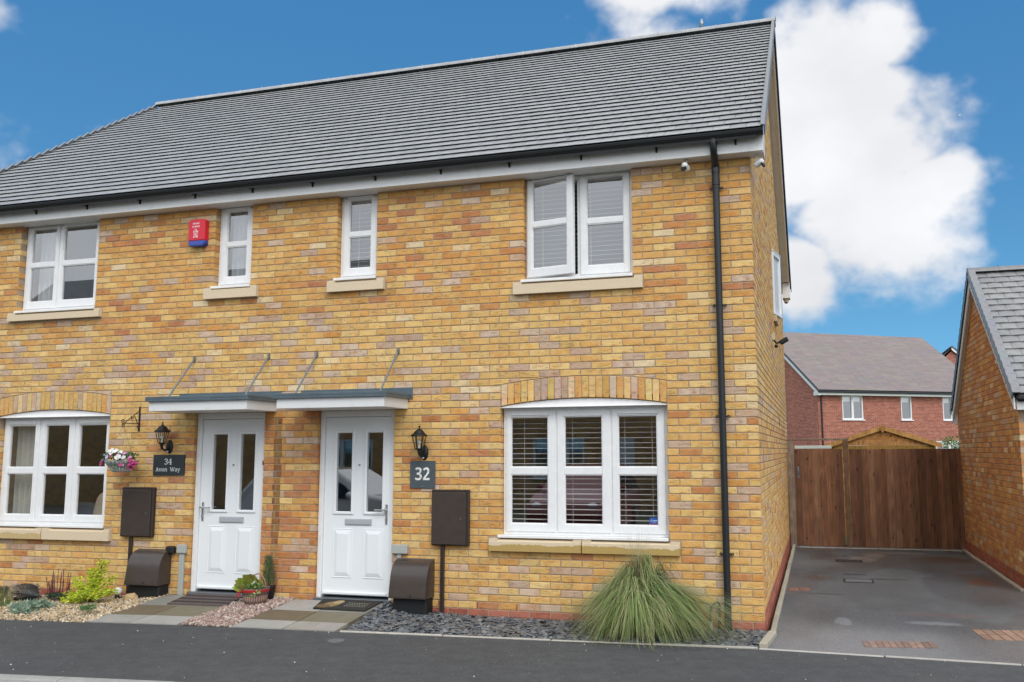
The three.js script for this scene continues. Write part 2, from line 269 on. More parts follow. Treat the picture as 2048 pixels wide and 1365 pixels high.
// driveway: worn asphalt, damp and stained (2.9 m by 9.2 m)
{
  const X0 = 0.06, X1 = 2.94, Z0 = -8.1, W = 768, H = 2048, LEN = 0.76 - Z0;
  const stain = (x, z, cx, cz, rx, rz, j = 0.35) => 1 - sstep(0.62, 1.0, Math.hypot((x - cx) / rx, (z - cz) / rz) + j * (fbm(x * 9 + cx, z * 5 + cz, 3) - 0.5) * 2);
  const at = (px, py) => [X0 + (px / W) * (X1 - X0), 0.76 - (py / H) * LEN];
  const dmap = tex(W, H, (px, py) => {
    const [x, z] = at(px, py), s = vnoise(px / 1.4, py / 1.4), b = fbm(x * 1.7 + 20, z * 0.9 + 40, 4), f = fbm(px / 3, py / 3, 2), worn = sstep(-1.0, 0.2, z + 0.5 * (b - 0.5)) * 0.10;
    let v = 0.325 + 0.10 * (s - 0.5) + 0.06 * (f - 0.5) + 0.13 * (b - 0.5) + worn; let c = [v + worn * 0.14, v + 0.002 + worn * 0.05, v + 0.004];
    const over = (k, col) => { c = c.map((q, i) => mix(q, col[i] * (0.86 + 0.28 * s), k)); };
    const sand = Math.max(stain(x, z, 1.18, -6.25, 0.24, 0.45), stain(x, z, 1.40, -6.85, 0.24, 0.42), stain(x, z, 1.85, -7.3, 0.5, 0.16));
    over(sand * 0.6, [0.50, 0.44, 0.39]);
    over(0.62 * stain(x, z, 2.52, -3.98, 0.19, 0.42), [0.40, 0.23, 0.14]); over(0.4 * stain(x, z, 2.4, -4.6, 0.10, 0.3), [0.40, 0.25, 0.17]);
    over(0.5 * Math.max(stain(x, z, 0.52, -3.95, 0.22, 0.22), stain(x, z, 2.4, -6.5, 0.45, 0.5)), [0.34, 0.24, 0.18]);
    over(0.55 * Math.max(stain(x, z, 0.95, -4.4, 0.18, 0.12), stain(x, z, 1.4, -4.0, 0.3, 0.09), stain(x, z, 0.55, -2.55, 0.3, 0.05), stain(x, z, 0.9, -6.6, 0.05, 0.14)), [0.16, 0.16, 0.16]);
    over(0.35 * stain(x, z, 1.75, -1.4, 0.5, 0.16), [0.44, 0.32, 0.28]);
    over(0.30 * Math.max(stain(x, z, 1.55, -0.9, 0.32, 0.12), stain(x, z, 0.72, -0.8, 0.10, 0.25)), [0.72, 0.76, 0.80]);
    return c;
  }, true, false);
  const drough = tex(384, 1024, (px, py) => { const [x, z] = at(px * 2, py * 2), wet = sstep(0.40, 0.56, fbm(x * 0.9 + 3, z * 0.55 + 8, 4)); return grey(0.86 - 0.56 * wet + 0.10 * (vnoise(px / 1.2, py / 1.2) - 0.5)); }, false, false);
  const g = new THREE.PlaneGeometry(1, 1, 1, 1), p = g.attributes.position, n = 40;
  const pos = [], uv = [], idx = [];
  for (let i = 0; i <= n; i++) for (let j = 0; j <= n; j++) {
    const x = mix(X0, X1, i / n), z = mix(edgeZ(x) - 0.03, Z0, j / n); pos.push(x, YG + 0.002, z); uv.push((x - X0) / (X1 - X0), (0.76 - z) / LEN);
    if (i < n && j < n) { const a = i * (n + 1) + j, b = a + n + 1; idx.push(a, b, a + 1, b, b + 1, a + 1); }
  }
  g.setIndex(idx); g.setAttribute('position', new THREE.Float32BufferAttribute(pos, 3)); g.setAttribute('uv', new THREE.Float32BufferAttribute(uv, 2)); g.computeVertexNormals();
  const bump = asphaltBump.clone(); bump.repeat.set(4.2, 12.6); bump.needsUpdate = true;
  structure(mesh('driveway', g, mat(0xffffff, 1, { map: dmap, roughnessMap: drough, bumpMap: bump, bumpScale: 0.003 })));
  sheet('forecourt', 2.94, 16, 60, () => -3.1, (x) => edgeZ(x) - 0.03, 8, () => YG + 0.002, patchy([0.15, 0.15, 0.15], 0.15, 1.2), M.asphalt);
}

// kerb along the road, stone by stone
{
  const kerb = structure(group('kerb'));
  for (let i = 0; i < 34; i++) {
    const x0 = -16.1 + i * 0.915, x1 = x0 + 0.908, drop = x0 > -4.95 && x0 < 4, a = Math.atan2(kerbZ(x1) - kerbZ(x0), x1 - x0);
    const top = drop ? YG + 0.004 : YG + 0.006, k = rr(0.9, 1.08), b = new GB().color(drop && x0 < -3.6 ? [0.50 * k, 0.40 * k, 0.33 * k] : [0.40 * k, 0.40 * k, 0.37 * k]).off(R() * 3, R());
    const l = 0.908 / Math.cos(a), h = 0.2, w = 0.125, c = 0.03, P = [[0, 0], [w, 0], [w, h - c], [w - c * 0.3, h - c * 0.3], [w - c, h], [0, h]];
    b.at(new THREE.Matrix4().makeTranslation(x0, top - h, kerbZ(x0) + 0.002).multiply(new THREE.Matrix4().makeRotationY(-a)));
    b.face(P.map((p) => [0, p[1], p[0]])); b.face(P.map((p) => [l, p[1], p[0]]).reverse());
    for (let e = 0; e < P.length; e++) { const p = P[e], q = P[(e + 1) % P.length]; b.face([[0, p[1], p[0]], [l, p[1], p[0]], [l, q[1], q[0]], [0, q[1], q[0]]]); }
    mesh('kerb_stone', b, mat(0xffffff, 0.9, { vertexColors: true, map: M.stone.map }), kerb);
  }
}
// thin concrete edging: front edge of the slate bed and driveway, both sides of the driveway
const edging = structure(group('edging'));
const concrete = mat(0xffffff, 0.9, { vertexColors: true, map: M.stone.map });
function edgeStones(line, w, h, len, tone) {
  for (let i = 0; i + 1 < line.length; i++) {
    const [ax, az] = line[i], [bx, bz] = line[i + 1], L = Math.hypot(bx - ax, bz - az), n = Math.max(1, Math.round(L / len)), ang = Math.atan2(bz - az, bx - ax);
    for (let k = 0; k < n; k++) {
      const s = L / n, t = (k + 0.5) / n, b = rr(0.88, 1.08);
      const g = new GB().color(tone.map((c) => c * b)).off(R() * 3, R() * 3).box(-s / 2 + 0.004, s / 2 - 0.004, -0.12, h + rr(-0.004, 0.004), -w / 2, w / 2, 0.008);
      const m = mesh('edging_stone', g, concrete, edging); m.position.set(mix(ax, bx, t), YG, mix(az, bz, t)); m.rotation.y = -ang + rr(-0.012, 0.012);
    }
  }
}
edgeStones([[-3.98, edgeZ(-3.98) - 0.02], [-1.88, edgeZ(-1.88) - 0.02], [-0.02, 0.69]], 0.034, 0.012, 0.9, [0.56, 0.52, 0.45]);
edgeStones([[-0.02, 0.69], [2.06, 0.76], [6, 0.93]], 0.034, 0.010, 0.9, [0.56, 0.52, 0.47]);
edgeStones([[0.02, 0.66], [0.075, 0.08]], 0.075, 0.045, 0.6, [0.58, 0.52, 0.40]);
edgeStones([[0.075, 0.08], [0.075, -7.95]], 0.05, 0.045, 0.9, [0.52, 0.47, 0.36]);
edgeStones([[2.885, -3.3], [2.885, -7.9]], 0.05, 0.03, 0.9, [0.56, 0.51, 0.42]);
edgeStones([[0.16, -7.86], [2.86, -7.86]], 0.03, 0.012, 1.4, [0.62, 0.58, 0.5]);

// paving slabs up to the two doors
function slabPath(name, rows) {
  const p = structure(group(name)), m = mat(0xffffff, 0.62, { vertexColors: true, map: scaled(sandTex, 1.2), bumpMap: scaled(sandBump, 2.2), bumpScale: 0.0015 });
  for (const s of rows) {
    const [a, b, c, d, tone] = s, q = [a, b, c, d], cx = q.reduce((t, v) => t + v[0], 0) / 4, cz = q.reduce((t, v) => t + v[1], 0) / 4, in_ = (v) => { const l = Math.hypot(v[0] - cx, v[1] - cz); return [cx + (v[0] - cx) * (1 - 0.007 / l), cz + (v[1] - cz) * (1 - 0.007 / l)]; };
    const top = q.map(in_).map((v) => [v[0], bedY(v[0], v[1]) + 0.006, v[1]]), low = top.map((v) => [v[0], v[1] - 0.05, v[2]]), g = new GB().color(tone).off(R() * 2, R() * 2);
    g.face(top); for (let i = 0; i < 4; i++) { const j = (i + 1) % 4; g.face([low[i], low[j], top[j], top[i]]); }
    mesh('paving_slab', g, m, p);
  }
}
const PALE = [0.46, 0.44, 0.40], DAMP = [0.20, 0.155, 0.095], GREYS = [0.31, 0.30, 0.26], OLIVE = [0.23, 0.20, 0.13];
{
  const rowsOf = (xl0, xr0, xl1, xr1, tones) => {               // left and right edge at the wall and at the footway
    const L = (t) => [mix(xl0, xl1, t), mix(0.05, edgeZ(xl1) - 0.01, t)], Rg = (t) => [mix(xr0, xr1, t), mix(0.05, edgeZ(xr1) - 0.01, t)], out = [], T = [0, 0.40, 0.74, 1];
    for (let i = 0; i < 3; i++) { const mid = (t) => [mix(L(t)[0], Rg(t)[0], 0.5), mix(L(t)[1], Rg(t)[1], 0.5)]; out.push([L(T[i + 1]), mid(T[i + 1]), mid(T[i]), L(T[i]), tones[i * 2]]); out.push([mid(T[i + 1]), Rg(T[i + 1]), Rg(T[i]), mid(T[i]), tones[i * 2 + 1]]); }
    return out;
  };
  slabPath('path', rowsOf(-5.06, -3.98, -5.16, -4.02, [PALE, GREYS, DAMP, OLIVE, PALE, [0.42, 0.39, 0.34]]));
  slabPath('path', rowsOf(-6.74, -5.66, -6.84, -5.76, [GREYS, [0.27, 0.27, 0.22], DAMP, OLIVE, [0.40, 0.39, 0.35], PALE]));
}
// soil under the beds and loose stones on it
sheet('planting_bed', -11, 0.06, 160, () => -0.02, (x) => edgeZ(x) - 0.012, 10, (x, z) => bedY(x, z) - 0.022, patchy([0.09, 0.08, 0.06], 0.3, 0.4), M.matt);
function looseStones(name, label, category, n, inside, shape, colors, size, flat, material, seed) {
  const r = rng(seed), parts = [];
  const P = [], N = [], C = [];
  for (let i = 0; i < n; i++) {
    const [x, z, extra] = inside(r); const s = size[0] + (size[1] - size[0]) * r() ** 1.6, y = bedY(x, z) - 0.012 + r() * 0.016 + extra;
    const e = new THREE.Euler((r() - 0.5) * flat[1], r() * 6.3, (r() - 0.5) * flat[1]), sc = V(s * (0.7 + r() * 0.6), s * flat[0] * (0.7 + 0.6 * r()), s * (0.7 + r() * 0.6)), m = new THREE.Matrix4().compose(V(x, y, z), new THREE.Quaternion().setFromEuler(e), sc);
    const src = shape[Math.floor(r() * shape.length)], c = colors[Math.floor(r() * colors.length)], k = 0.75 + r() * 0.5, v = V(), nm = new THREE.Matrix3().getNormalMatrix(m);
    for (let j = 0; j < src.attributes.position.count; j++) { v.fromBufferAttribute(src.attributes.position, j).applyMatrix4(m); P.push(v.x, v.y, v.z); v.fromBufferAttribute(src.attributes.normal, j).applyMatrix3(nm).normalize(); N.push(v.x, v.y, v.z); C.push(c[0] * k, c[1] * k, c[2] * k); }
  }
  const g = new THREE.BufferGeometry(); g.setAttribute('position', new THREE.Float32BufferAttribute(P, 3)); g.setAttribute('normal', new THREE.Float32BufferAttribute(N, 3)); g.setAttribute('color', new THREE.Float32BufferAttribute(C, 3));
  return stuff(tag(mesh(name, g, material), label, category));
}
const shard = (seed) => { const r = rng(seed), n = 5 + Math.floor(r() * 2), g = new GB(), p = []; for (let i = 0; i < n; i++) { const a = -((i + r() * 0.5) / n) * 6.283, d = 0.6 + r() * 0.5; p.push([Math.cos(a) * d, Math.sin(a) * d]); } const top = p.map((q) => [q[0] * 0.9, 0.5 + q[0] * 0.1, q[1] * 0.9]), low = p.map((q) => [q[0], -0.5, q[1]]); g.face(top); for (let i = 0; i < n; i++) { const j = (i + 1) % n; g.face([low[i], low[j], top[j], top[i]]); } return g.geo(); };
const pebble = (seed) => { const r = rng(seed), g = new THREE.IcosahedronGeometry(1, 1), p = g.attributes.position, d = {}; for (let i = 0; i < p.count; i++) { const k = [p.getX(i), p.getY(i), p.getZ(i)].map((v) => v.toFixed(2)).join(); d[k] ??= 0.8 + r() * 0.4; p.setXYZ(i, p.getX(i) * d[k], p.getY(i) * d[k], p.getZ(i) * d[k]); } g.computeVertexNormals(); return g; };
const crumb = (seed) => { const r = rng(seed), g = new THREE.IcosahedronGeometry(1, 0), p = g.attributes.position, d = {}; for (let i = 0; i < p.count; i++) { const k = [p.getX(i), p.getY(i), p.getZ(i)].map((v) => v.toFixed(2)).join(); d[k] ??= 0.75 + r() * 0.5; p.setXYZ(i, p.getX(i) * d[k], p.getY(i) * d[k], p.getZ(i) * d[k]); } g.computeVertexNormals(); return g; };
const shards = [1, 2, 3, 4, 5, 6].map(shard), crumbs = [1, 2, 3, 4, 5, 6].map(crumb);
looseStones('slate_chippings', 'blue grey slate chippings in the bed under the wide window', 'slate chippings', 6500, (r) => { const x = -4.0 + r() * 4.04; const z = 0.01 + r() * (edgeZ(x) - 0.06); if (x < -3.98 + 0.05 * z) return [x + 0.2, z, 0]; return [x, z, r() * 0.012]; }, shards, [[0.12, 0.135, 0.155], [0.17, 0.19, 0.21], [0.23, 0.25, 0.27], [0.095, 0.10, 0.115], [0.19, 0.19, 0.195], [0.31, 0.325, 0.335], [0.24, 0.22, 0.19]], [0.014, 0.042], [0.17, 0.75], mat(0xffffff, 0.42, { vertexColors: true, map: scaled(sandTex, 3) }), 11);
looseStones('golden_gravel', 'golden buff gravel in the flower bed by the left window', 'gravel', 13000, (r) => { const x = -10.6 + r() * 3.86, z = 0.01 + r() * (edgeZ(x) - 0.0); return [x, z, r() * 0.01]; }, crumbs, [[0.46, 0.34, 0.19], [0.52, 0.40, 0.24], [0.40, 0.28, 0.16], [0.60, 0.50, 0.34], [0.33, 0.24, 0.15], [0.50, 0.44, 0.36]], [0.007, 0.017], [0.75, 3], M.plain, 12);
looseStones('pink_gravel', 'pinkish brown gravel strip between the two paved paths', 'gravel', 4200, (r) => { const t = r(), z = 0.01 + t * (edgeZ(-5.4) - 0.03); const x = mix(mix(-5.655, -5.745, t), mix(-5.07, -5.165, t), r()); return [x, z, r() * 0.012]; }, crumbs, [[0.36, 0.25, 0.21], [0.28, 0.18, 0.15], [0.45, 0.36, 0.31], [0.22, 0.15, 0.13], [0.50, 0.43, 0.37], [0.33, 0.22, 0.17]], [0.008, 0.019], [0.75, 3], M.plain, 13);

// ---------------------------------------------------------------- brickwork
const S = (r, g, b) => { const c = new THREE.Color(); c.setRGB(r / 255, g / 255, b / 255, THREE.SRGBColorSpace); return [c.r, c.g, c.b]; };
const TONES = {
  yellow: [S(226, 190, 120), S(221, 183, 113), S(229, 196, 130), S(218, 179, 110)], orange: [S(217, 169, 98), S(212, 160, 90), S(220, 174, 106)], burnt: [S(202, 144, 88), S(196, 135, 82), S(192, 135, 93)],
  mauve: [S(205, 179, 153), S(199, 172, 146), S(210, 186, 160), S(197, 168, 142)], pale: [S(229, 204, 154), S(227, 206, 165)], red: [S(176, 106, 85), S(167, 97, 78), S(181, 115, 94)],
  rust: [S(208, 153, 96), S(200, 143, 89), S(213, 160, 103), S(194, 134, 86)],
};
const MIXES = {
  mid: [['yellow', 0.66], ['mauve', 0.20], ['pale', 0.08], ['orange', 0.06]], upper: [['orange', 0.52], ['yellow', 0.26], ['burnt', 0.11], ['mauve', 0.06], ['pale', 0.05]],
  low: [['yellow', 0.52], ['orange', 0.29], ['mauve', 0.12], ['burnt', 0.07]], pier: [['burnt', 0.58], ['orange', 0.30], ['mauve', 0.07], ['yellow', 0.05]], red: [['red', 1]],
  side: [['rust', 0.62], ['orange', 0.2], ['mauve', 0.12], ['pale', 0.06]],
};
const pick = (mixName) => { let r = R(); for (const [n, w] of MIXES[mixName]) { r -= w; if (r <= 0) return n; } return MIXES[mixName][0][0]; };
// bricks of a wall that faces +z; x runs along it. joints(n): where the first upright joint of course n lies and which way they go on
function layBricks({ xa, xb, n0, n1, holes = [], top = () => 99, bottom, first, zone, splits, damp }) {
  const out = [];
  for (let n = n0; n <= n1; n++) {
    const y0 = 0.075 * (n - 1) + 0.005, y1 = 0.075 * n - 0.005, cuts = [];
    let x = first(n); while (x - 0.225 > xa) x -= 0.225; const js = []; for (; x < xb; x += 0.225) js.push(x);
    let spans = []; let a = xa; for (const j of js) { if (j - 0.005 > a + 0.02) spans.push([a, j - 0.005]); a = Math.max(a, j + 0.005); } if (xb > a + 0.02) spans.push([a, xb]);
    for (const h of holes) if (y0 < h.y1 - 0.012 && y1 > h.y0 + 0.012) spans = spans.flatMap(([s, e]) => { if (e <= h.x0 || s >= h.x1) return [[s, e]]; const r = []; if (h.x0 - s > 0.012) r.push([s, Math.min(e, h.x0)]); if (e - h.x1 > 0.012) r.push([Math.max(s, h.x1), e]); return r; });
    if (splits && n === splits.n) for (const q of splits.x) spans = spans.flatMap(([s, e]) => (s < q - 0.001 && e > q + 0.001 ? [[s, q], [q, e]] : [[s, e]]));
    if (damp) for (const q of damp.cuts(n)) spans = spans.flatMap(([s, e]) => (s < q - 0.004 && e > q + 0.004 ? [[s, q], [q, e]] : [[s, e]]));
    const done = [], keep = damp && damp.cuts(n).length;                                            // slivers join the brick beside them
    for (const s of spans) { const l = done[done.length - 1]; if ((splits && n === splits.n) || (keep && Math.abs((s[0] + s[1]) / 2 + 5.38) < 0.25)) done.push([...s]); else if (l && s[1] - s[0] < 0.06 && s[0] - l[1] < 0.015 && s[1] - l[0] < 0.3) l[1] = s[1]; else if (l && l[1] - l[0] < 0.06 && s[0] - l[1] < 0.015 && s[1] - l[0] < 0.3) l[1] = s[1]; else done.push([...s]); }
    for (const [s, e] of done) {
      const b = { wet: damp ? damp((s + e) / 2, n) : 0, x0: s, x1: e, yb0: y0, yb1: y0, yt0: y1, yt1: y1, n, tone: zone((s + e) / 2, n) };
      const t0 = top(s), t1 = top(e); b.yt0 = Math.min(y1, t0); b.yt1 = Math.min(y1, t1);
      if (bottom) { const c0 = bottom(s, y0), c1 = bottom(e, y0); b.yb0 = Math.max(y0, c0); b.yb1 = Math.max(y0, c1); }
      if (b.yt0 - b.yb0 < 0.012 && b.yt1 - b.yb1 < 0.012) continue;
      b.yt0 = Math.max(b.yt0, b.yb0 + 0.009); b.yt1 = Math.max(b.yt1, b.yb1 + 0.009);
      b.plain = Math.abs(b.x1 - b.x0 - 0.215) < 0.001 && b.yb0 === y0 && b.yb1 === y0 && b.yt0 === y1 && b.yt1 === y1;
      out.push(b);
    }
  }
  return out;
}
const DEPTH = 0.1, brickShapes = {};
const toned = (t, k) => { const list = TONES[t], c = list[k % list.length]; return c; };
function brickShape(tone, k) {                                  // a whole brick, shared by all of its tone
  const id = tone + k; if (brickShapes[id]) return brickShapes[id];
  const v = 0.95 + 0.025 * k; return (brickShapes[id] = new GB().color(toned(tone, k).map((c) => c * v)).off(R() * 1.5, R() * 1.5).brick({ x0: -0.1075, x1: 0.1075, yb0: -0.0325, yb1: -0.0325, yt0: 0.0325, yt1: 0.0325 }, -DEPTH, 0).geo());
}
function setBricks(list, wall, matrix, single, eye, name = 'brick') { // the ones that show largest as parts, the others joined
  const local = eye.clone().applyMatrix4(matrix.clone().invert());
  const far = (b) => Math.hypot((b.x0 + b.x1) / 2 - local.x, (b.yb0 + b.yt0) / 2 - local.y, local.z), solo = new Set(list.filter((b) => b.plain).sort((a, b) => far(a) - far(b)).slice(0, single));
  const rest = new GB().at(matrix);
  for (const b of list) {
    const k = Math.floor(R() * 4), jx = rr(-0.0015, 0.0015), jz = rr(-0.002, 0.001);
    if (solo.has(b)) { const m = mesh(name, brickShape(b.tone, k), M.brick, wall); m.applyMatrix4(new THREE.Matrix4().makeTranslation((b.x0 + b.x1) / 2 + jx, (b.yb0 + b.yt0) / 2, jz).premultiply(matrix)); continue; }
    const v = rr(0.92, 1.05) * (1 - 0.52 * (b.wet || 0)); rest.color(toned(b.tone, k).map((c) => c * v)).off(R() * 1.5, R() * 1.5).brick(b, -DEPTH, jz);  // drip-stained bricks and the courses below sills come out darker
  }
  if (rest.p.length) { const o = stuff(mesh(name + 'work', rest, M.brick, wall)); }
}

// ---------------------------------------------------------------- the pair of houses
const house = thing('semi_detached_house', 'pair of yellow brick semi detached houses under one grey tiled roof', 'house', 0, 0, 0);
const XL = -10.9, ZR = -8.6, EAVE = 4.58, RIDGE = [8.10, -4.3], PITCH = Math.atan2(8.10 - 4.80, 4.58);
const HOLES = {
  w1: { x0: -9.325, x1: -8.085, y0: 3.43, y1: 5 }, w2: { x0: -6.352, x1: -5.835, y0: 3.585, y1: 5 }, w3: { x0: -4.69, x1: -4.181, y0: 3.585, y1: 5 }, w4: { x0: -2.42, x1: -1.223, y0: 3.43, y1: 5 },
  g1: { x0: -9.475, x1: -7.757, y0: 0.728, y1: 2.125 }, g2: { x0: -2.674, x1: -0.903, y0: 0.728, y1: 2.115 }, d1: { x0: -6.52, x1: -5.566, y0: -0.3, y1: 2.1 }, d2: { x0: -4.868, x1: -3.922, y0: -0.3, y1: 2.1 },
};
const SILLS = [[-9.42, -7.965, 3.325, 3.43], [-6.452, -5.714, 3.458, 3.592], [-4.783, -4.063, 3.452, 3.58], [-2.528, -1.112, 3.30, 3.43]];
const arches = [[-9.487, -7.748], [-2.674, -0.894]];
const arcY = (a, x, base, rise) => { const t = (x - a[0]) / (a[1] - a[0]) * 2 - 1; return base + rise * (1 - t * t); };
const frontWall = new THREE.Matrix4();
const wall = mesh('wall', (() => {
  const s = new THREE.Shape([[XL, -0.3], [-0.007, -0.3], [-0.007, 4.9], [XL, 4.9]].map((p) => new THREE.Vector2(...p)));
  for (const h of Object.values(HOLES)) { const e = 0.007, top = h.y1 === 5 ? 4.85 : h.y1 + e + (h.y1 > 2.105 ? 0.075 : 0); s.holes.push(new THREE.Path([[h.x0 - e, Math.max(h.y0 - e, -0.25)], [h.x0 - e, top], [h.x1 + e, top], [h.x1 + e, Math.max(h.y0 - e, -0.25)]].map((p) => new THREE.Vector2(...p)))); }
  const g = new THREE.ExtrudeGeometry(s, { depth: 0.29, bevelEnabled: false }).translate(0, 0, -0.297);
  const side = new THREE.Shape([[0.3, -0.3], [-ZR, -0.3], [-ZR, 4.7], [4.3, 7.86], [0.3, 4.95]].map((p) => new THREE.Vector2(...p)));
  const w = { z0: 4.47, z1: 5.04 }; side.holes.push(new THREE.Path([[w.z0, 3.62], [w.z0, 4.62], [w.z1, 4.62], [w.z1, 3.62]].map((p) => new THREE.Vector2(...p))));
  const e = new THREE.ExtrudeGeometry(side, { depth: 0.29, bevelEnabled: false }).translate(0, 0, -0.297).rotateY(Math.PI / 2);
  const left = new THREE.ExtrudeGeometry(new THREE.Shape([[0.3, -0.3], [-ZR, -0.3], [-ZR, 4.7], [4.3, 7.86], [0.3, 4.95]].map((p) => new THREE.Vector2(...p))), { depth: 0.29, bevelEnabled: false }).rotateY(Math.PI / 2).translate(XL + 0.003, 0, 0);
  const back = new THREE.BoxGeometry(-XL - 0.6, 5, 0.29).translate(XL / 2, 2.2, ZR + 0.15);
  return merge([g, e, left, back]);
})(), M.mortar, house);
{
  const pier = (x, n) => (x > -5.57 && x < -4.86 && n < 29) || (x > -6.62 && x < -6.5 && n < 28);
  const holes = [...Object.values(HOLES), ...SILLS.map(([x0, x1, y0, y1]) => ({ x0: x0 - 0.004, x1: x1 + 0.004, y0: y0 - 0.003, y1: y1 + 0.004 })),
    { x0: -9.6, x1: -7.622, y0: 0.588, y1: 0.732 }, { x0: -2.795, x1: -0.782, y0: 0.598, y1: 0.732 }, ...arches.map((a) => ({ x0: a[0] - 0.004, x1: a[1] + 0.004, y0: 2.0, y1: 2.328 }))];
  const dr = rng(404), edges = []; for (let n = 0; n < 40; n++) edges.push([-5.43 + (dr() - 0.5) * 0.022, -5.335 + (dr() - 0.5) * 0.022, 0.75 + 0.5 * dr()]);
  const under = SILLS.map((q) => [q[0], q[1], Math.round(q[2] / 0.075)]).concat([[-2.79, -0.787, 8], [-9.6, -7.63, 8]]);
  const belowSill = (x, n) => { for (const [a, b, k] of under) if (x > a - 0.05 && x < b + 0.05) { if (n === k) return 0.30 + 0.3 * R(); if (n === k - 1) return 0.25 * R(); } return 0; };  // bricks in the two courses below each sill drawn darker
  const damp = (x, n) => Math.max(belowSill(x, n), n >= 3 && n < 28 && x > edges[n][0] && x < edges[n][1] ? clamp(edges[n][2] * (n > 14 ? 1 : 0.25 + n / 20)) : 0); damp.cuts = (n) => (n >= 3 && n < 28 ? [edges[n][0], edges[n][1]] : []);   // water dripping between the canopies has stained the pier
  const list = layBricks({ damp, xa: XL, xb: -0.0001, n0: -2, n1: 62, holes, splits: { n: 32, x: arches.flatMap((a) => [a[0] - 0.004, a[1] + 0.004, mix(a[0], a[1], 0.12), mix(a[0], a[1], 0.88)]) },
    bottom: (x, y) => { for (const a of arches) if (x >= a[0] - 0.0045 && x <= a[1] + 0.0045 && y > 2.3 && y < 2.45) return arcY(a, x, 2.338, 0.074); return -9; },
    first: (n) => (((n % 2) + 2) % 2 ? -0.220 : -0.1075) + 0.00, top: () => 4.66,
    zone: (x, n) => pick(n <= 0 ? 'red' : pier(x, n) ? 'pier' : n >= 43 + Math.round(fbm(x * 0.5, 3, 2) * 2 - 1) ? 'upper' : n >= 28 ? 'mid' : 'low') });
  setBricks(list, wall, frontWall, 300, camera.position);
  // brick on end over the ground floor windows
  for (const a of arches) for (let i = 0, n = 24; i < n; i++) {
    const w = (a[1] - a[0]) / n, x0 = a[0] + i * w + 0.005, x1 = x0 + w - 0.010, c = (a[0] + a[1]) / 2, lean = (x) => (x - c) * 0.012;
    const g = new GB().color(toned(pick('mid'), Math.floor(R() * 4)).map((v) => v * rr(0.92, 1.04))).off(R() * 1.5, R() * 1.5).brick({ x0, x1, yb0: arcY(a, x0, 2.112, 0.07), yb1: arcY(a, x1, 2.112, 0.07), yt0: arcY(a, x0, 2.329, 0.074), yt1: arcY(a, x1, 2.329, 0.074) }, -DEPTH, rr(-0.002, 0.001));
    mesh('arch_brick', g, M.brick, wall);
  }
  // gable wall on the drive side
  const gm = new THREE.Matrix4().makeRotationY(Math.PI / 2);
  const gb = layBricks({ xa: 0.1085, xb: -ZR, n0: -2, n1: 107, holes: [{ x0: 4.47, x1: 5.04, y0: 3.62, y1: 4.62 }, { x0: 5.15, x1: 5.37, y0: 2.0, y1: 2.09 }], first: (n) => (((n % 2) + 2) % 2 ? 0.3325 : 0.22), top: (x) => Math.min(4.82 + x * 0.72, 4.82 + (8.6 - x) * 0.72), zone: (x, n) => pick(n <= 1 ? 'red' : n < 44 && n > 26 ? 'mid' : 'low') });
  setBricks(gb, wall, gm, 0, camera.position, 'gable_brick');
  for (const x of [-3.36, -2.93, -2.49]) mesh('weep_vent', new GB().color(S(150, 60, 40)).box(x - 0.005, x + 0.005, 0.007, 0.068, -0.02, 0.001), M.plain, wall);
}
// floors, ceilings and inner walls: plastered rooms behind the windows
mesh('room', (() => {
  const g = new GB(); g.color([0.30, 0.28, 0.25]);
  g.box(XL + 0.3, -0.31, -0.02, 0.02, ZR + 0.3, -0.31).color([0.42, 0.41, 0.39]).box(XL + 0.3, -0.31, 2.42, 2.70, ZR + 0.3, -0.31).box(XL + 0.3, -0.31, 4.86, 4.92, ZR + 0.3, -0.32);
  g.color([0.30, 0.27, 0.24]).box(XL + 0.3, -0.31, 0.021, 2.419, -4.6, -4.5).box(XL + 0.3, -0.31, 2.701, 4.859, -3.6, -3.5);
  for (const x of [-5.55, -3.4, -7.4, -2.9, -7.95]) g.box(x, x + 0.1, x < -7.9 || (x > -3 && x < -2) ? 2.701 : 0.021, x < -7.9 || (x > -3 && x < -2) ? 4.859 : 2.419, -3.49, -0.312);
  return g;
})(), M.matt, house);

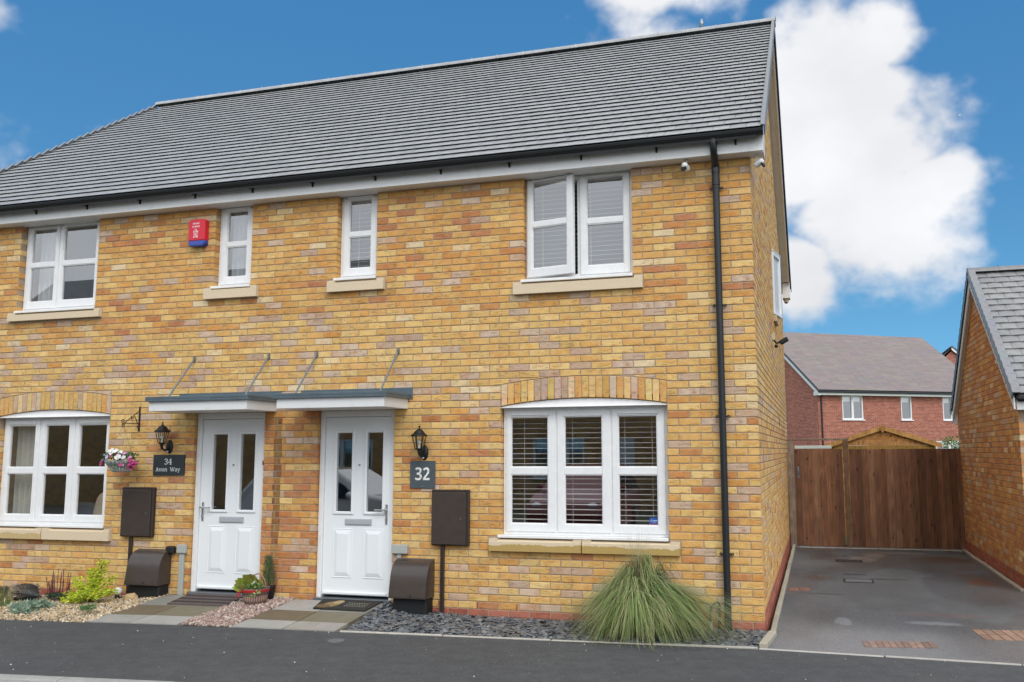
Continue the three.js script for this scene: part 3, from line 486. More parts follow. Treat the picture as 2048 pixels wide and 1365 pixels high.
// roof: boarding, then every tile
const roof = mesh('roof', (() => { const g = new GB().color([0.03, 0.03, 0.032]); const c = Math.cos(PITCH), s = Math.sin(PITCH); const ze = 0.26, ye = 4.755, zb = -8.86, rz = RIDGE[1], ry = RIDGE[0] - 0.06; g.at(new THREE.Matrix4().makeRotationY(Math.PI / 2)); g.prism([[-ze, ye - 0.06], [-rz, ry - 0.07], [-rz, ry], [-ze, ye]], XL - 0.10, 0.10).prism([[-rz, ry - 0.07], [-zb, ye - 0.06], [-zb, ye], [-rz, ry]], XL - 0.10, 0.10); return g; })(), M.matt, house);
function tileShape(w, len, th, gap, color, lift) {              // a slightly cambered tile, lower edge at the origin, going up along -z
  const g = new GB().color(color).off(R() * 0.9, R() * 0.9), n = 4, prof = (t) => lift * (1 - (2 * t - 1) ** 2);
  for (let i = 0; i < n; i++) {
    const t0 = i / n, t1 = (i + 1) / n, a = (t0 - 0.5) * w, b = (t1 - 0.5) * w, h0 = gap + th + prof(t0), h1 = gap + th + prof(t1), c = 0.003;
    g.face([[a, h0, -c], [b, h1, -c], [b, h1 - gap * 0.98, -len], [a, h0 - gap * 0.98, -len]]); g.face([[a, h0 - c, 0], [b, h1 - c, 0], [b, h1, -c], [a, h0, -c]]); g.face([[a, h0 - th, 0], [b, h1 - th, 0], [b, h1 - c, 0], [a, h0 - c, 0]]); g.face([[b, h1 - th, 0], [a, h0 - th, 0], [a, h0 - th - gap * 0.98, -len], [b, h1 - th - gap * 0.98, -len]]);
  }
  g.face([[w / 2, gap, 0], [w / 2, 0, -len], [w / 2, th, -len], [w / 2, gap + th - 0.003, 0]]); g.face([[-w / 2, gap + th - 0.003, 0], [-w / 2, th, -len], [-w / 2, 0, -len], [-w / 2, gap, 0]]);
  return g;
}
function tileRoof(parent, { x0, x1, ze, ye, zr, yr, rows, width, tones, th, gap, lift, single, turn = new THREE.Matrix4(), verge = [], vergeTone, caps = 'verge_cap', cap = 0.03 }) {
  const slope = Math.atan2(yr - ye, ze - zr), L = Math.hypot(yr - ye, ze - zr), gauge = L / rows, len = gauge * 1.25, base = turn.clone().multiply(new THREE.Matrix4().makeTranslation(0, ye, ze)).multiply(new THREE.Matrix4().makeRotationX(slope));
  const list = [], shapes = []; for (let k = 0; k < 8; k++) { const c = tones[k % tones.length]; const v = 0.92 + 0.02 * k; shapes.push(tileShape(width - 0.004, len, th, gap, c.map((q) => q * v), lift)); }
  const nx = Math.ceil((x1 - x0) / width) + 1;
  for (let r = 0; r < rows; r++) { const o = ((r * 0.4) % 1) * width; for (let i = 0; i < nx; i++) { const xc = x1 - o - (i - 0.5) * width, xa = Math.max(xc - width / 2, x0 + 0.012), xb = Math.min(xc + width / 2, x1 - 0.012), x = (xa + xb) / 2; if (xb - xa < 0.02) continue; list.push({ r, x, m: base.clone().multiply(new THREE.Matrix4().makeTranslation(x, rr(-0.0008, 0.0008), -r * gauge)).multiply(new THREE.Matrix4().makeRotationZ(rr(-0.002, 0.002))).multiply(new THREE.Matrix4().makeScale((xb - xa) / width, 1, 1)), k: Math.floor(R() * 8) }); } }
  const e = camera.position, dist = (t) => V(0, 0, 0).applyMatrix4(t.m).distanceTo(e), solo = new Set(list.slice().sort((a, b) => dist(a) - dist(b)).slice(0, single)), rest = { p: [], n: [], t: [], c: [] }, geos = shapes.map((s) => s.geo());
  const field = [];
  for (const t of list) { if (solo.has(t)) { const m = mesh('tile', geos[t.k], M.tile, parent); m.applyMatrix4(t.m); } else field.push(geos[t.k].clone().applyMatrix4(t.m)); }
  if (field.length) stuff(mesh('tile_field', mergeGeometries(field), M.tile, parent));
  for (const [x, side] of verge) for (let r = 0; r < rows; r++) {   // end caps that step up the gable edge
    const h = gap + th + lift + 0.006, g = new GB().color(vergeTone.map((c) => c * rr(0.94, 1.05))).box(side > 0 ? x - cap : x - 0.012, side > 0 ? x + 0.012 : x + cap, h - 0.002, h + 0.008, -gauge * 1.02, 0.004, 0.003).box(side > 0 ? x : x - 0.012, side > 0 ? x + 0.012 : x, -0.075, h - 0.001, -gauge * 1.0, 0.002, 0.002);
    const m = mesh(caps, g, M.tile, parent); m.applyMatrix4(base.clone().multiply(new THREE.Matrix4().makeTranslation(0, 0, -r * gauge)).multiply(new THREE.Matrix4().makeRotationX(0.20)));
  }
  return { slope, gauge };
}
const GREYTILE = [[0.47, 0.478, 0.48], [0.44, 0.45, 0.456], [0.49, 0.492, 0.488], [0.45, 0.462, 0.472]];
tileRoof(roof, { x0: XL - 0.17, x1: 0.165, ze: 0.30, ye: 4.768, zr: -4.27, yr: 8.055, rows: 30, width: 0.165, tones: GREYTILE, th: 0.004, gap: 0.025, lift: 0.0006, single: 300, verge: [[0.165, 1], [XL - 0.17, -1]], vergeTone: [0.30, 0.305, 0.315] });
{ // back slope edge seen past the gable
  const back = new THREE.Matrix4().makeTranslation(XL, 0, -8.6).multiply(new THREE.Matrix4().makeRotationY(Math.PI));
  tileRoof(roof, { x0: -0.165 + 0.0, x1: 0.9, ze: 0.30, ye: 4.768, zr: -4.27, yr: 8.055, rows: 30, width: 0.165, tones: GREYTILE, th: 0.004, gap: 0.025, lift: 0.0006, single: 0, turn: new THREE.Matrix4().makeTranslation(0, 0, -8.6).multiply(new THREE.Matrix4().makeRotationY(Math.PI)), verge: [[-0.165, -1]], vergeTone: [0.06, 0.06, 0.063] });
  for (let i = 0; i < 25; i++) { // half round ridge
    const x0 = XL - 0.17 + i * 0.4504, g = new THREE.CylinderGeometry(0.105, 0.105, 0.446, 14, 1, false, -Math.PI * 0.45, Math.PI * 0.9).rotateZ(Math.PI / 2).rotateX(0); g.rotateX(Math.PI / 2 * 0);
    const rt = mesh('ridge_tile', (() => { const q = new GB().color(GREYTILE[i % 4]); const N = 8; for (let k = 0; k < N; k++) { const a = -1.35 + 2.7 * k / N, b = -1.35 + 2.7 * (k + 1) / N, r1 = 0.12, P = (t, x) => [x, Math.cos(t) * r1, Math.sin(t) * r1]; q.face([P(a, x0 + 0.448), P(a, x0), P(b, x0), P(b, x0 + 0.448)].reverse()); } for (const xx of [x0, x0 + 0.448]) { const ring = []; for (let k = 0; k <= N; k++) { const a = -1.35 + 2.7 * k / N; ring.push([xx, Math.cos(a) * 0.12, Math.sin(a) * 0.12]); } q.face(xx === x0 ? ring : ring.reverse()); } q.box(x0 + 0.444, x0 + 0.456, 0.09, 0.127, -0.05, 0.05, 0.003); return q; })(), M.tile, roof);
    rt.position.set(0, 8.055, -4.3);
  }
}
// fascia, soffit, box end, barge boards, gutter, downpipe
mesh('fascia', new GB().box(XL - 0.15, 0.148, 4.585, 4.80, 0.15, 0.17, 0.003).box(-4.62, -4.617, 4.59, 4.75, 0.1698, 0.1712), M.fascia, house);
mesh('soffit', new GB().box(XL - 0.15, 0.13, 4.587, 4.60, -0.06, 0.15), M.fascia, house);
mesh('box_end', new GB().prism([[0.16, 4.575], [0.16, 4.82], [-0.10, 4.98], [-0.12, 4.575]].map((p) => [-p[0], p[1]]), 0, 0.018).at(null), M.fascia, house).applyMatrix4(new THREE.Matrix4().makeTranslation(0.131, 0, 0).multiply(new THREE.Matrix4().makeRotationY(Math.PI / 2)));
mesh('barge_soffit', (() => { const g = new GB(); const m = new THREE.Matrix4().makeRotationY(Math.PI / 2); g.at(m); for (const s of [1, -1]) { const X = (z) => (s > 0 ? -z : 8.6 + z), pts = [[X(-0.06), 4.865], [X(-4.3), 7.92], [X(-4.3), 8.0], [X(-0.06), 4.945]]; g.prism(s > 0 ? pts : pts.slice().reverse(), -0.01, 0.125); } return g; })(), M.fascia, house);
mesh('barge_board', (() => { const g = new GB(); g.at(new THREE.Matrix4().makeRotationY(Math.PI / 2)); for (const s of [1, -1]) { const X = (z) => (s > 0 ? -z : 8.6 + z), pts = [[X(0.12), 4.70], [X(-4.3), 7.87], [X(-4.3), 8.02], [X(0.12), 4.85]]; g.prism(s > 0 ? pts : pts.slice().reverse(), 0.125, 0.145); } return g; })(), M.fascia, house);
mesh('rear_box_end', new GB().box(0.01, 0.15, 4.56, 4.86, -8.85, -8.58, 0.004), M.fascia, house);
const gutter = mesh('gutter', (() => { const n = 8, g = new GB(), r = 0.056, cy = 4.772, cz = 0.235; for (let i = 0; i < n; i++) { const a = Math.PI + Math.PI * i / n, b = Math.PI + Math.PI * (i + 1) / n, P = (t, x, q) => [x, cy + Math.sin(t) * q, cz + Math.cos(t) * q]; g.face([P(a, XL - 0.16, r), P(b, XL - 0.16, r), P(b, 0.155, r), P(a, 0.155, r)]); g.face([P(b, XL - 0.16, r - 0.004), P(a, XL - 0.16, r - 0.004), P(a, 0.155, r - 0.004), P(b, 0.155, r - 0.004)]); } const ring = []; for (let i = 0; i <= n; i++) { const a = Math.PI + Math.PI * i / n; ring.push([0.155, cy + Math.sin(a) * r, cz + Math.cos(a) * r]); } g.face(ring.slice().reverse()); g.box(XL - 0.16, 0.155, cy - 0.004, cy + 0.006, cz + r - 0.004, cz + r + 0.004); return g; })(), M.blackPlastic, house);
for (let x = -0.12; x > XL; x -= 0.8) mesh('gutter_bracket', new GB().box(x - 0.010, x + 0.010, 4.665, 4.775, 0.168, 0.185, 0.002).box(x - 0.010, x + 0.010, 4.702, 4.715, 0.18, 0.25), M.blackPlastic, gutter);
{
  const x = -0.337, pipe = mesh('downpipe', merge([tubeGeo([[x, 4.73, 0.225], [x, 4.66, 0.222], [x, 4.60, 0.19], [x, 4.50, 0.075], [x, 4.44, 0.062], [x, 4.3, 0.062]], 0.036, 30, 16), cyl(0.034, 0.034, 4.52, x, -0.11, 0.062, 20), cyl(0.042, 0.042, 0.09, x, 4.68, 0.225, 20), cyl(0.041, 0.041, 0.09, x, 4.43, 0.062, 20), cyl(0.040, 0.040, 0.07, x, 4.30, 0.062, 20), cyl(0.039, 0.039, 0.06, x, 1.98, 0.062, 20)]), M.blackPlastic, house);
  for (const y of [4.27, 3.06, 1.95, 0.62]) mesh('pipe_clip', merge([cyl(0.038, 0.038, 0.022, x, y, 0.062, 16), new THREE.TorusGeometry(0.010, 0.005, 6, 12).translate(x - 0.056, y + 0.011, 0.02), new THREE.TorusGeometry(0.010, 0.005, 6, 12).translate(x + 0.056, y + 0.011, 0.02), new THREE.BoxGeometry(0.1, 0.016, 0.012).translate(x, y + 0.011, 0.02)]), M.blackPlastic, pipe);
}

// ---------------------------------------------------------------- windows, sills, doors
const rect = (g, x0, x1, y0, y1, w, z0, z1, c = 0.004) => g.box(x0, x0 + w, y0, y1, z0, z1, c).box(x1 - w, x1, y0, y1, z0, z1, c).box(x0 + w, x1 - w, y0, y0 + w, z0, z1, c).box(x0 + w, x1 - w, y1 - w, y1, z0, z1, c);
const paneGeo = (x0, x1, y0, y1, z) => new THREE.PlaneGeometry(x1 - x0, y1 - y0).translate((x0 + x1) / 2, (y0 + y1) / 2, z);
function sash(parent, name, x0, x1, y0, y1, px0, px1, ylow, ymid0, ymid1, yhigh, z, vent) { // one glazed leaf with a bar across
  const zf = z + 0.032, zb = z - 0.03, g = new GB();
  g.box(x0, px0, y0, y1, zb, zf, 0.004).box(px1, x1, y0, y1, zb, zf, 0.004).box(px0, px1, y0, ylow, zb, zf, 0.004).box(px0, px1, yhigh, y1, zb, zf, 0.004).box(px0, px1, ymid0, ymid1, zb + 0.008, zf - 0.006, 0.004);
  const bead = (a, b, c, d) => rect(g, a - 0.002, b + 0.002, c - 0.002, d + 0.002, 0.012, z - 0.012, z + 0.020, 0.003);
  bead(px0, px1, ylow, ymid0); bead(px0, px1, ymid1, yhigh);
  if (vent) g.box(mix(x0, x1, 0.10), mix(x0, x1, 0.90), yhigh + 0.016, yhigh + 0.034, zf, zf + 0.014, 0.004);
  const s = mesh(name, g, M.white, parent); return [[px0, px1, ylow, ymid0], [px0, px1, ymid1, yhigh]];
}
function window_(h, label, leaves, { y0, y1, frame = 0.045, zf = -0.088, sill = 0.018, bars, high, low, openLeaf }) {
  const w = mesh('window', rect(new GB(), h.x0 + 0.004, h.x1 - 0.004, y0, y1, frame, -0.165, zf, 0.003).box(h.x0 - 0.03, h.x1 - 0.002, y0 - 0.03, y0 - 0.001, -0.16, sill, 0.004), M.white, house); w.userData.label = label;
  const n = leaves.length;
  leaves.forEach((l, i) => {
    const [a, b, p0, p1, vent] = l; let parent = w, dx = 0;
    const panes = [];
    if (i === openLeaf) {
      const turn = (o) => { o.position.set(a, 0, -0.12); o.rotation.y = -0.19; return o; }, ps = sash(w, 'casement', 0, b - a, y0 + 0.03, y1 - 0.03, p0 - a, p1 - a, low, bars[0], bars[1], high, 0.03, vent);
      turn(w.children[w.children.length - 1]); for (const q of ps) turn(mesh('pane', paneGeo(...q, 0.03), M.glass, w));
      mesh('mullion', new GB().box(b - 0.004, leaves[i + 1][0] + 0.004, y0 + frame, y1 - frame, -0.16, zf - 0.004, 0.003), M.white, w);
      return;
    }
    for (const q of sash(w, 'casement', a, b, y0 + 0.03, y1 - 0.03, p0, p1, low, bars[0], bars[1], high, zf - 0.02, vent)) mesh('pane', paneGeo(...q, zf - 0.02), M.glass, w);
    if (i + 1 < n) mesh('mullion', new GB().box(b - 0.004, leaves[i + 1][0] + 0.004, y0 + frame, y1 - frame, -0.16, zf - 0.004, 0.003), M.white, w);
  });
  return w;
}
const G2 = HOLES.g2, G1 = HOLES.g1, up = { y0: 3.462, y1: 4.60, low: 3.585, bars: [4.042, 4.100], high: 4.560 }, gf = { y0: 0.765, y1: 2.09, low: 0.875, bars: [1.388, 1.462], high: 1.992 };
window_(G2, 'three light white window with blinds under a brick arch', [[-2.64, -2.092, -2.592, -2.174, 1], [-2.072, -1.502, -2.000, -1.588, 0], [-1.482, -0.935, -1.424, -1.014, 1]], { ...gf, sill: 0.012 });
window_(G1, 'three light white window with curtain and houseplant', [[-9.44, -8.895, -9.385, -8.965, 1], [-8.875, -8.35, -8.81, -8.435, 0], [-8.33, -7.79, -8.285, -7.862, 1]], { ...gf, sill: 0.012 });
window_(HOLES.w4, 'upstairs window with its left casement ajar', [[-2.385, -1.835, -2.33, -1.905, 1], [-1.805, -1.26, -1.735, -1.328, 0]], { ...up, openLeaf: 0 });
window_(HOLES.w1, 'upstairs window by the left edge with curtain', [[-9.29, -8.785, -9.24, -8.84, 0], [-8.765, -8.12, -8.718, -8.196, 1]], { ...up });
window_(HOLES.w2, 'narrow upstairs window beside the alarm box', [[-6.315, -5.872, -6.243, -5.958, 1]], { ...up, y0: 3.615, low: 3.735, bars: [4.11, 4.164], high: 4.55 });
window_(HOLES.w3, 'narrow upstairs window with slatted blind', [[-4.652, -4.22, -4.585, -4.298, 1]], { ...up, y0: 3.615, low: 3.735, bars: [4.11, 4.164], high: 4.55 });
// white arched board between window head and brick arch
for (const a of arches) { const N = 16, pts = [[a[0] + 0.006, 2.092], [a[1] - 0.006, 2.092]]; for (let i = 0; i <= N; i++) { const x = mix(a[1] - 0.006, a[0] + 0.006, i / N); pts.push([x, arcY(a, x, 2.104, 0.07)]); } mesh('arch_board', new GB().prism(pts, -0.13, -0.03).box(a[0] + 0.006, a[1] - 0.006, 2.086, 2.0925, -0.12, 0.022, 0.002), M.white, house); }
const sillTex = (seed, wet) => { const t = tex(512, 128, (x, y) => { const n = 0.94 + 0.12 * (fbm(x / 2.4, y / 2.4, 3) - 0.5), edge = 64 + 40 * (fbm(x / 46 + seed * 7, 3, 4) - 0.5) + 9 * (fbm(x / 9, y / 9, 2) - 0.5), k = wet * sstep(edge + 3, edge - 3, y); return [n * mix(1, 0.80, k), n * mix(1, 0.72, k), n * mix(1, 0.46, k)]; }, true); return t; };
function sill(x0, x1, y0, y1, wet, seed) {
  const g = new GB(), P = [[-0.10, y0], [0.048, y0], [0.048, y1 - 0.028], [-0.05, y1 - 0.004], [-0.10, y1 - 0.004]];
  g.at(new THREE.Matrix4().makeRotationY(Math.PI / 2)); g.prism(P.map((p) => [-p[0], p[1]]).reverse(), x0 + 0.003, x1 - 0.003);
  for (const [a, b] of [[x0 + 0.003, x0 + 0.09], [x1 - 0.09, x1 - 0.003]]) g.prism([[0.05, y1 - 0.005], [-0.042, y1 - 0.026], [-0.042, y1], [0.05, y1]].map((p) => [p[0], p[1]]).reverse(), a, b);
  const geo = g.geo(), p = geo.attributes.position, uv = geo.attributes.uv;
  for (let i = 0; i < p.count; i++) uv.setXY(i, (p.getX(i) - x0) / 1.0, (p.getY(i) - y0) / (y1 - y0) * 0.98 + (p.getZ(i) < 0.04 ? 0.01 : 0));
  mesh('sill', geo, mat(lin(0xe6d2b2), 0.82, { map: sillTex(seed, wet), bumpMap: scaled(sandBump, 3), bumpScale: 0.001 }), house);
}
SILLS.forEach((s, i) => sill(...s, 0, i));
sill(-2.79, -1.79, 0.603, 0.729, 0.85, 3.3); sill(-1.784, -0.787, 0.603, 0.729, 0.85, 8.1); sill(-9.6, -8.645, 0.592, 0.727, 0.5, 5.2); sill(-8.638, -7.628, 0.592, 0.727, 0, 1);

function door(h, leaf, panes, handleSide, label) {
  const [lx0, lx1] = leaf, y0 = 0.068, y1 = 2.022, zf = -0.075, d = mesh('door', new GB().box(h.x0 + 0.004, lx0 - 0.004, 0.02, 2.098, -0.16, -0.05, 0.004).box(lx1 + 0.004, h.x1 - 0.004, 0.02, 2.098, -0.16, -0.05, 0.004).box(lx0 - 0.004, lx1 + 0.004, y1 + 0.005, 2.098, -0.16, -0.052, 0.004), M.white, house);
  d.userData.label = label;
  const [pa, pb] = panes, py0 = 0.972, py1 = 1.85, g = new GB(), zb = -0.12, xs = [[lx0, pa[0]], [pa[1], pb[0]], [pb[1], lx1]];
  for (const [a, b] of xs) g.box(a, b, y0, y1, zb, zf);
  for (const p of panes) g.box(p[0], p[1], y0, py0, zb, zf).box(p[0], p[1], py1, y1, zb, zf);
  mesh('leaf', g, M.doorWhite, d);
  for (const p of panes) {
    const m = mesh('moulding', rect(new GB(), p[0] - 0.028, p[1] + 0.028, py0 - 0.03, py1 + 0.03, 0.034, zf - 0.002, zf + 0.016, 0.008), M.doorWhite, d);
    mesh('pane', paneGeo(p[0], p[1], py0, py1, zf - 0.012), M.glass, d);
    const q = [p[0] - 0.014, p[1] + 0.014, 0.262, 0.782], pg = new GB(), s = 0.05, z = zf;  // raised panel with a sunk edge
    rect(pg, q[0] - 0.008, q[1] + 0.008, q[2] - 0.008, q[3] + 0.008, 0.012, z - 0.001, z + 0.006, 0.004);
    pg.face([[q[0] + s, q[2] + s, z + 0.014], [q[1] - s, q[2] + s, z + 0.014], [q[1] - s, q[3] - s, z + 0.014], [q[0] + s, q[3] - s, z + 0.014]]);
    const o = [[q[0], q[2]], [q[1], q[2]], [q[1], q[3]], [q[0], q[3]]], n = [[q[0] + s, q[2] + s], [q[1] - s, q[2] + s], [q[1] - s, q[3] - s], [q[0] + s, q[3] - s]];
    for (let i = 0; i < 4; i++) { const j = (i + 1) % 4; pg.face([[...o[i], z + 0.001], [...o[j], z + 0.001], [...n[j], z + 0.014], [...n[i], z + 0.014]]); }
    mesh('panel', pg, M.doorWhite, d);
  }
  const cx = (pa[1] + pb[0]) / 2, hx = handleSide > 0 ? lx1 - 0.045 : lx0 + 0.045;
  mesh('letter_plate', new GB().color(S(190, 194, 198)).box(cx - 0.165, cx + 0.165, 0.828, 0.897, zf, zf + 0.012, 0.004).box(cx - 0.15, cx + 0.15, 0.836, 0.888, zf + 0.012, zf + 0.017, 0.003), M.satin, d);
  mesh('handle', merge([new GB().box(hx - 0.014, hx + 0.014, 0.84, 1.06, zf, zf + 0.014, 0.006).geo(), rodGeo([hx, 1.0, zf + 0.05], [hx - handleSide * 0.125, 0.998, zf + 0.052], 0.009), rodGeo([hx, 1.0, zf], [hx, 1.0, zf + 0.055], 0.012), rodGeo([hx, 0.90, zf], [hx, 0.90, zf + 0.022], 0.010)].map((q) => (q.attributes.color ? (q.deleteAttribute('color'), q) : q))), M.chrome, d);
  mesh('spyhole', new THREE.CylinderGeometry(0.011, 0.013, 0.012, 14).rotateX(Math.PI / 2).translate(cx, 1.49, zf + 0.006), M.chrome, d);
  mesh('threshold', new GB().box(h.x0 + 0.004, h.x1 - 0.004, 0.012, 0.042, -0.16, 0.012, 0.004), M.galv, d);
  mesh('weather_bar', new GB().box(lx0 + 0.02, lx1 - 0.02, 0.074, 0.108, zf, zf + 0.028, 0.008), M.doorWhite, d);
}
door(HOLES.d2, [-4.806, -3.984], [[-4.662, -4.462], [-4.284, -4.080]], 1, 'white front door with its handle on the right');
door(HOLES.d1, [-6.452, -5.63], [[-6.300, -6.098], [-5.925, -5.722]], -1, 'white front door with its handle on the left');

// flat canopies over the doors, held by rods
for (const cx of [-4.395, -6.05]) {
  const w = 0.64, D = 0.57, c = mesh('canopy', new GB().box(cx - w, cx + w, 2.098, 2.232, 0.001, D, 0.004), M.fascia, house);
  mesh('capping', new GB().box(cx - w - 0.03, cx + w + 0.03, 2.233, 2.262, 0.002, D + 0.03, 0.003).box(cx - w - 0.03, cx + w + 0.03, 2.205, 2.2325, D + 0.004, D + 0.03, 0.003).box(cx + w + 0.004, cx + w + 0.03, 2.205, 2.2325, 0.002, D + 0.003, 0.003).box(cx - w - 0.03, cx - w - 0.004, 2.205, 2.2325, 0.002, D + 0.003, 0.003), M.zinc, c);
  mesh('flashing', new GB().box(cx - w - 0.06, cx + w + 0.055, 2.21, 2.335, 0.001, 0.008, 0.002), M.zinc, c);
  for (const s of [-1, 1]) {
    mesh('rivet', merge([0.1, 0.5, 0.9].map((t) => new THREE.SphereGeometry(0.007, 8, 6).translate(cx + s * (w - t * w), 2.222, D + 0.03))), M.galv, c);
    mesh('brace', merge([rodGeo([cx + s * 0.512, 2.735, 0.015], [cx + s * 0.512, 2.264, 0.42], 0.011), new THREE.BoxGeometry(0.03, 0.055, 0.012).translate(cx + s * 0.512, 2.745, 0.007), new THREE.BoxGeometry(0.03, 0.01, 0.05).translate(cx + s * 0.512, 2.268, 0.42), new THREE.SphereGeometry(0.012, 8, 6).translate(cx + s * 0.512, 2.752, 0.014)]), M.galv, c);
  }
}
// small window in the gable with its sash swung out
{
  const w = group('window', 0, 0, 0, house); w.userData.label = 'gable window with its sash swung open';
  w.applyMatrix4(new THREE.Matrix4().makeRotationY(Math.PI / 2));
  mesh('frame', rect(new GB(), 4.475, 5.035, 3.625, 4.615, 0.045, -0.15, -0.07, 0.003), M.white, w);
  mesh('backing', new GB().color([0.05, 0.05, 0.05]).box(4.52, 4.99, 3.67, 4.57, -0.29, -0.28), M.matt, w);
  const s = rect(new GB(), 0, 0.52, 3.64, 4.60, 0.055, -0.03, 0.03, 0.004); s.box(-0.01, 0.53, 4.601, 4.62, -0.034, 0.036, 0.004);
  const leaf = mesh('casement', s, M.white, w); leaf.position.set(4.48, 0, -0.01); leaf.rotation.y = -0.17;
  const pn = mesh('pane', paneGeo(0.055, 0.465, 3.695, 4.545, 0), new THREE.MeshPhysicalMaterial({ color: lin(0xe6ecef), roughness: 0.55, transmission: 0.5, thickness: 0 }), w); pn.position.copy(leaf.position); pn.rotation.copy(leaf.rotation);
  mesh('sill', new GB().box(4.45, 5.06, 3.53, 3.62, -0.08, 0.045, 0.004), M.stone, w);
}
mesh('air_vent', (() => { const g = new GB().color([0.09, 0.055, 0.045]); g.at(new THREE.Matrix4().makeRotationY(Math.PI / 2)).box(5.155, 5.365, 2.004, 2.086, -0.08, -0.012); for (let i = 0; i < 5; i++) g.box(5.155, 5.365, 2.01 + i * 0.016, 2.017 + i * 0.016, -0.012, 0.001); return g; })(), M.plain, house);

// ---------------------------------------------------------------- blinds and curtains behind the glass
M.blind = mat(lin(0xe4e4e2), 0.5);
function blind(label, x0, x1, y0, y1, n, z, tilt, cords) {
  const b = thing('venetian_blind', label, 'blind', 0, 0, 0, 'venetian blinds in the windows'), g = new GB().box(-(x1 - x0) / 2, (x1 - x0) / 2, -0.0012, 0.0012, -0.023, 0.023).geo();
  mesh('headrail', new GB().box(x0, x1, y1, y1 + 0.035, z - 0.025, z + 0.025, 0.003), M.blind, b);
  for (let i = 0; i < n; i++) { const s = mesh('slat', g, M.blind, b); s.position.set((x0 + x1) / 2, mix(y0, y1 - 0.02, i / (n - 1)) + rr(-0.002, 0.002), z); s.rotation.set(tilt + rr(-0.03, 0.03), 0, rr(-0.004, 0.004)); }
  for (const t of cords) mesh('cord', rodGeo([mix(x0, x1, t), y0 - 0.01, z + 0.026], [mix(x0, x1, t), y1, z + 0.026], 0.0022, 5), M.blind, b);
  return b;
}
blind('slatted white blind in left light of the arched window', -2.635, -2.10, 0.86, 2.0, 22, -0.23, 0.10, [0.3, 0.86]);
blind('slatted white blind in middle light of the arched window', -2.06, -1.51, 0.86, 2.0, 22, -0.23, 0.12, [0.22, 0.84]);
blind('slatted white blind in right light of the arched window', -1.47, -0.94, 0.86, 2.0, 22, -0.23, 0.10, [0.18, 0.72]);
blind('slatted white blind behind the open upstairs casement', -2.37, -1.84, 3.53, 4.56, 21, -0.24, 0.22, [0.2, 0.8]);
blind('slatted white blind behind the closed upstairs casement', -1.80, -1.27, 3.53, 4.56, 21, -0.24, 0.22, [0.15, 0.85]);
blind('slatted white blind in the narrow upstairs window', -4.65, -4.225, 3.69, 4.55, 17, -0.24, 0.22, [0.3]);
function curtain(label, x0, x1, y0, y1, z, color, folds) {
  const n = folds * 8, p = [], idx = []; for (let i = 0; i <= n; i++) for (let j = 0; j <= 6; j++) { const t = i / n, y = mix(y0, y1, j / 6); p.push(mix(x0, x1, t), y, z + Math.sin(t * folds * 6.283 + 0.6 * Math.sin(t * 9)) * 0.028 * (1.1 - 0.3 * j / 6)); if (i < n && j < 6) { const a = i * 7 + j; idx.push(a, a + 7, a + 1, a + 7, a + 8, a + 1); } }
  const g = new THREE.BufferGeometry(); g.setAttribute('position', new THREE.Float32BufferAttribute(p, 3)); g.setIndex(idx); g.computeVertexNormals();
  return tag(mesh('curtain', g, new THREE.MeshPhysicalMaterial({ color: new THREE.Color(...color), roughness: 0.95, transmission: 0.25, thickness: 0, side: THREE.DoubleSide })), label, 'curtain');
}
curtain('cream curtain drawn back at left of the ground floor window', -9.43, -9.02, 0.4, 2.1, -0.26, [0.62, 0.62, 0.55], 5);
curtain('pale curtain behind the leftmost upstairs window', -9.27, -8.86, 3.2, 4.7, -0.27, [0.66, 0.67, 0.66], 5);
curtain('thin pale curtain in the narrow window by the alarm', -6.29, -6.09, 3.3, 4.7, -0.27, [0.62, 0.66, 0.68], 3);
// a sofa cushion and pot plants on the inner ledge of the left window
function cushion(label, x, y, z, w, h, c) { const g = new THREE.SphereGeometry(1, 24, 16), p = g.attributes.position; for (let i = 0; i < p.count; i++) { const a = p.getX(i), b = p.getY(i), k = (v) => Math.sign(v) * Math.abs(v) ** 0.55; p.setXYZ(i, k(a) * w / 2, k(b) * h / 2, p.getZ(i) * 0.09); } g.computeVertexNormals(); const m = tag(mesh('cushion', g, mat(new THREE.Color(...c), 0.95)), label, 'cushion'); m.position.set(x, y, z); m.rotation.x = -0.25; return m; }
cushion('cream patterned cushion inside the left ground floor window', -8.10, 0.95, -0.55, 0.62, 0.42, [0.55, 0.46, 0.33]);
cushion('dark cushion low inside the left ground floor window', -8.62, 0.86, -0.55, 0.55, 0.3, [0.07, 0.08, 0.10]);
mesh('window_board', new GB().box(-9.47, -7.76, 0.70, 0.73, -0.75, -0.30, 0.004), M.white, house);

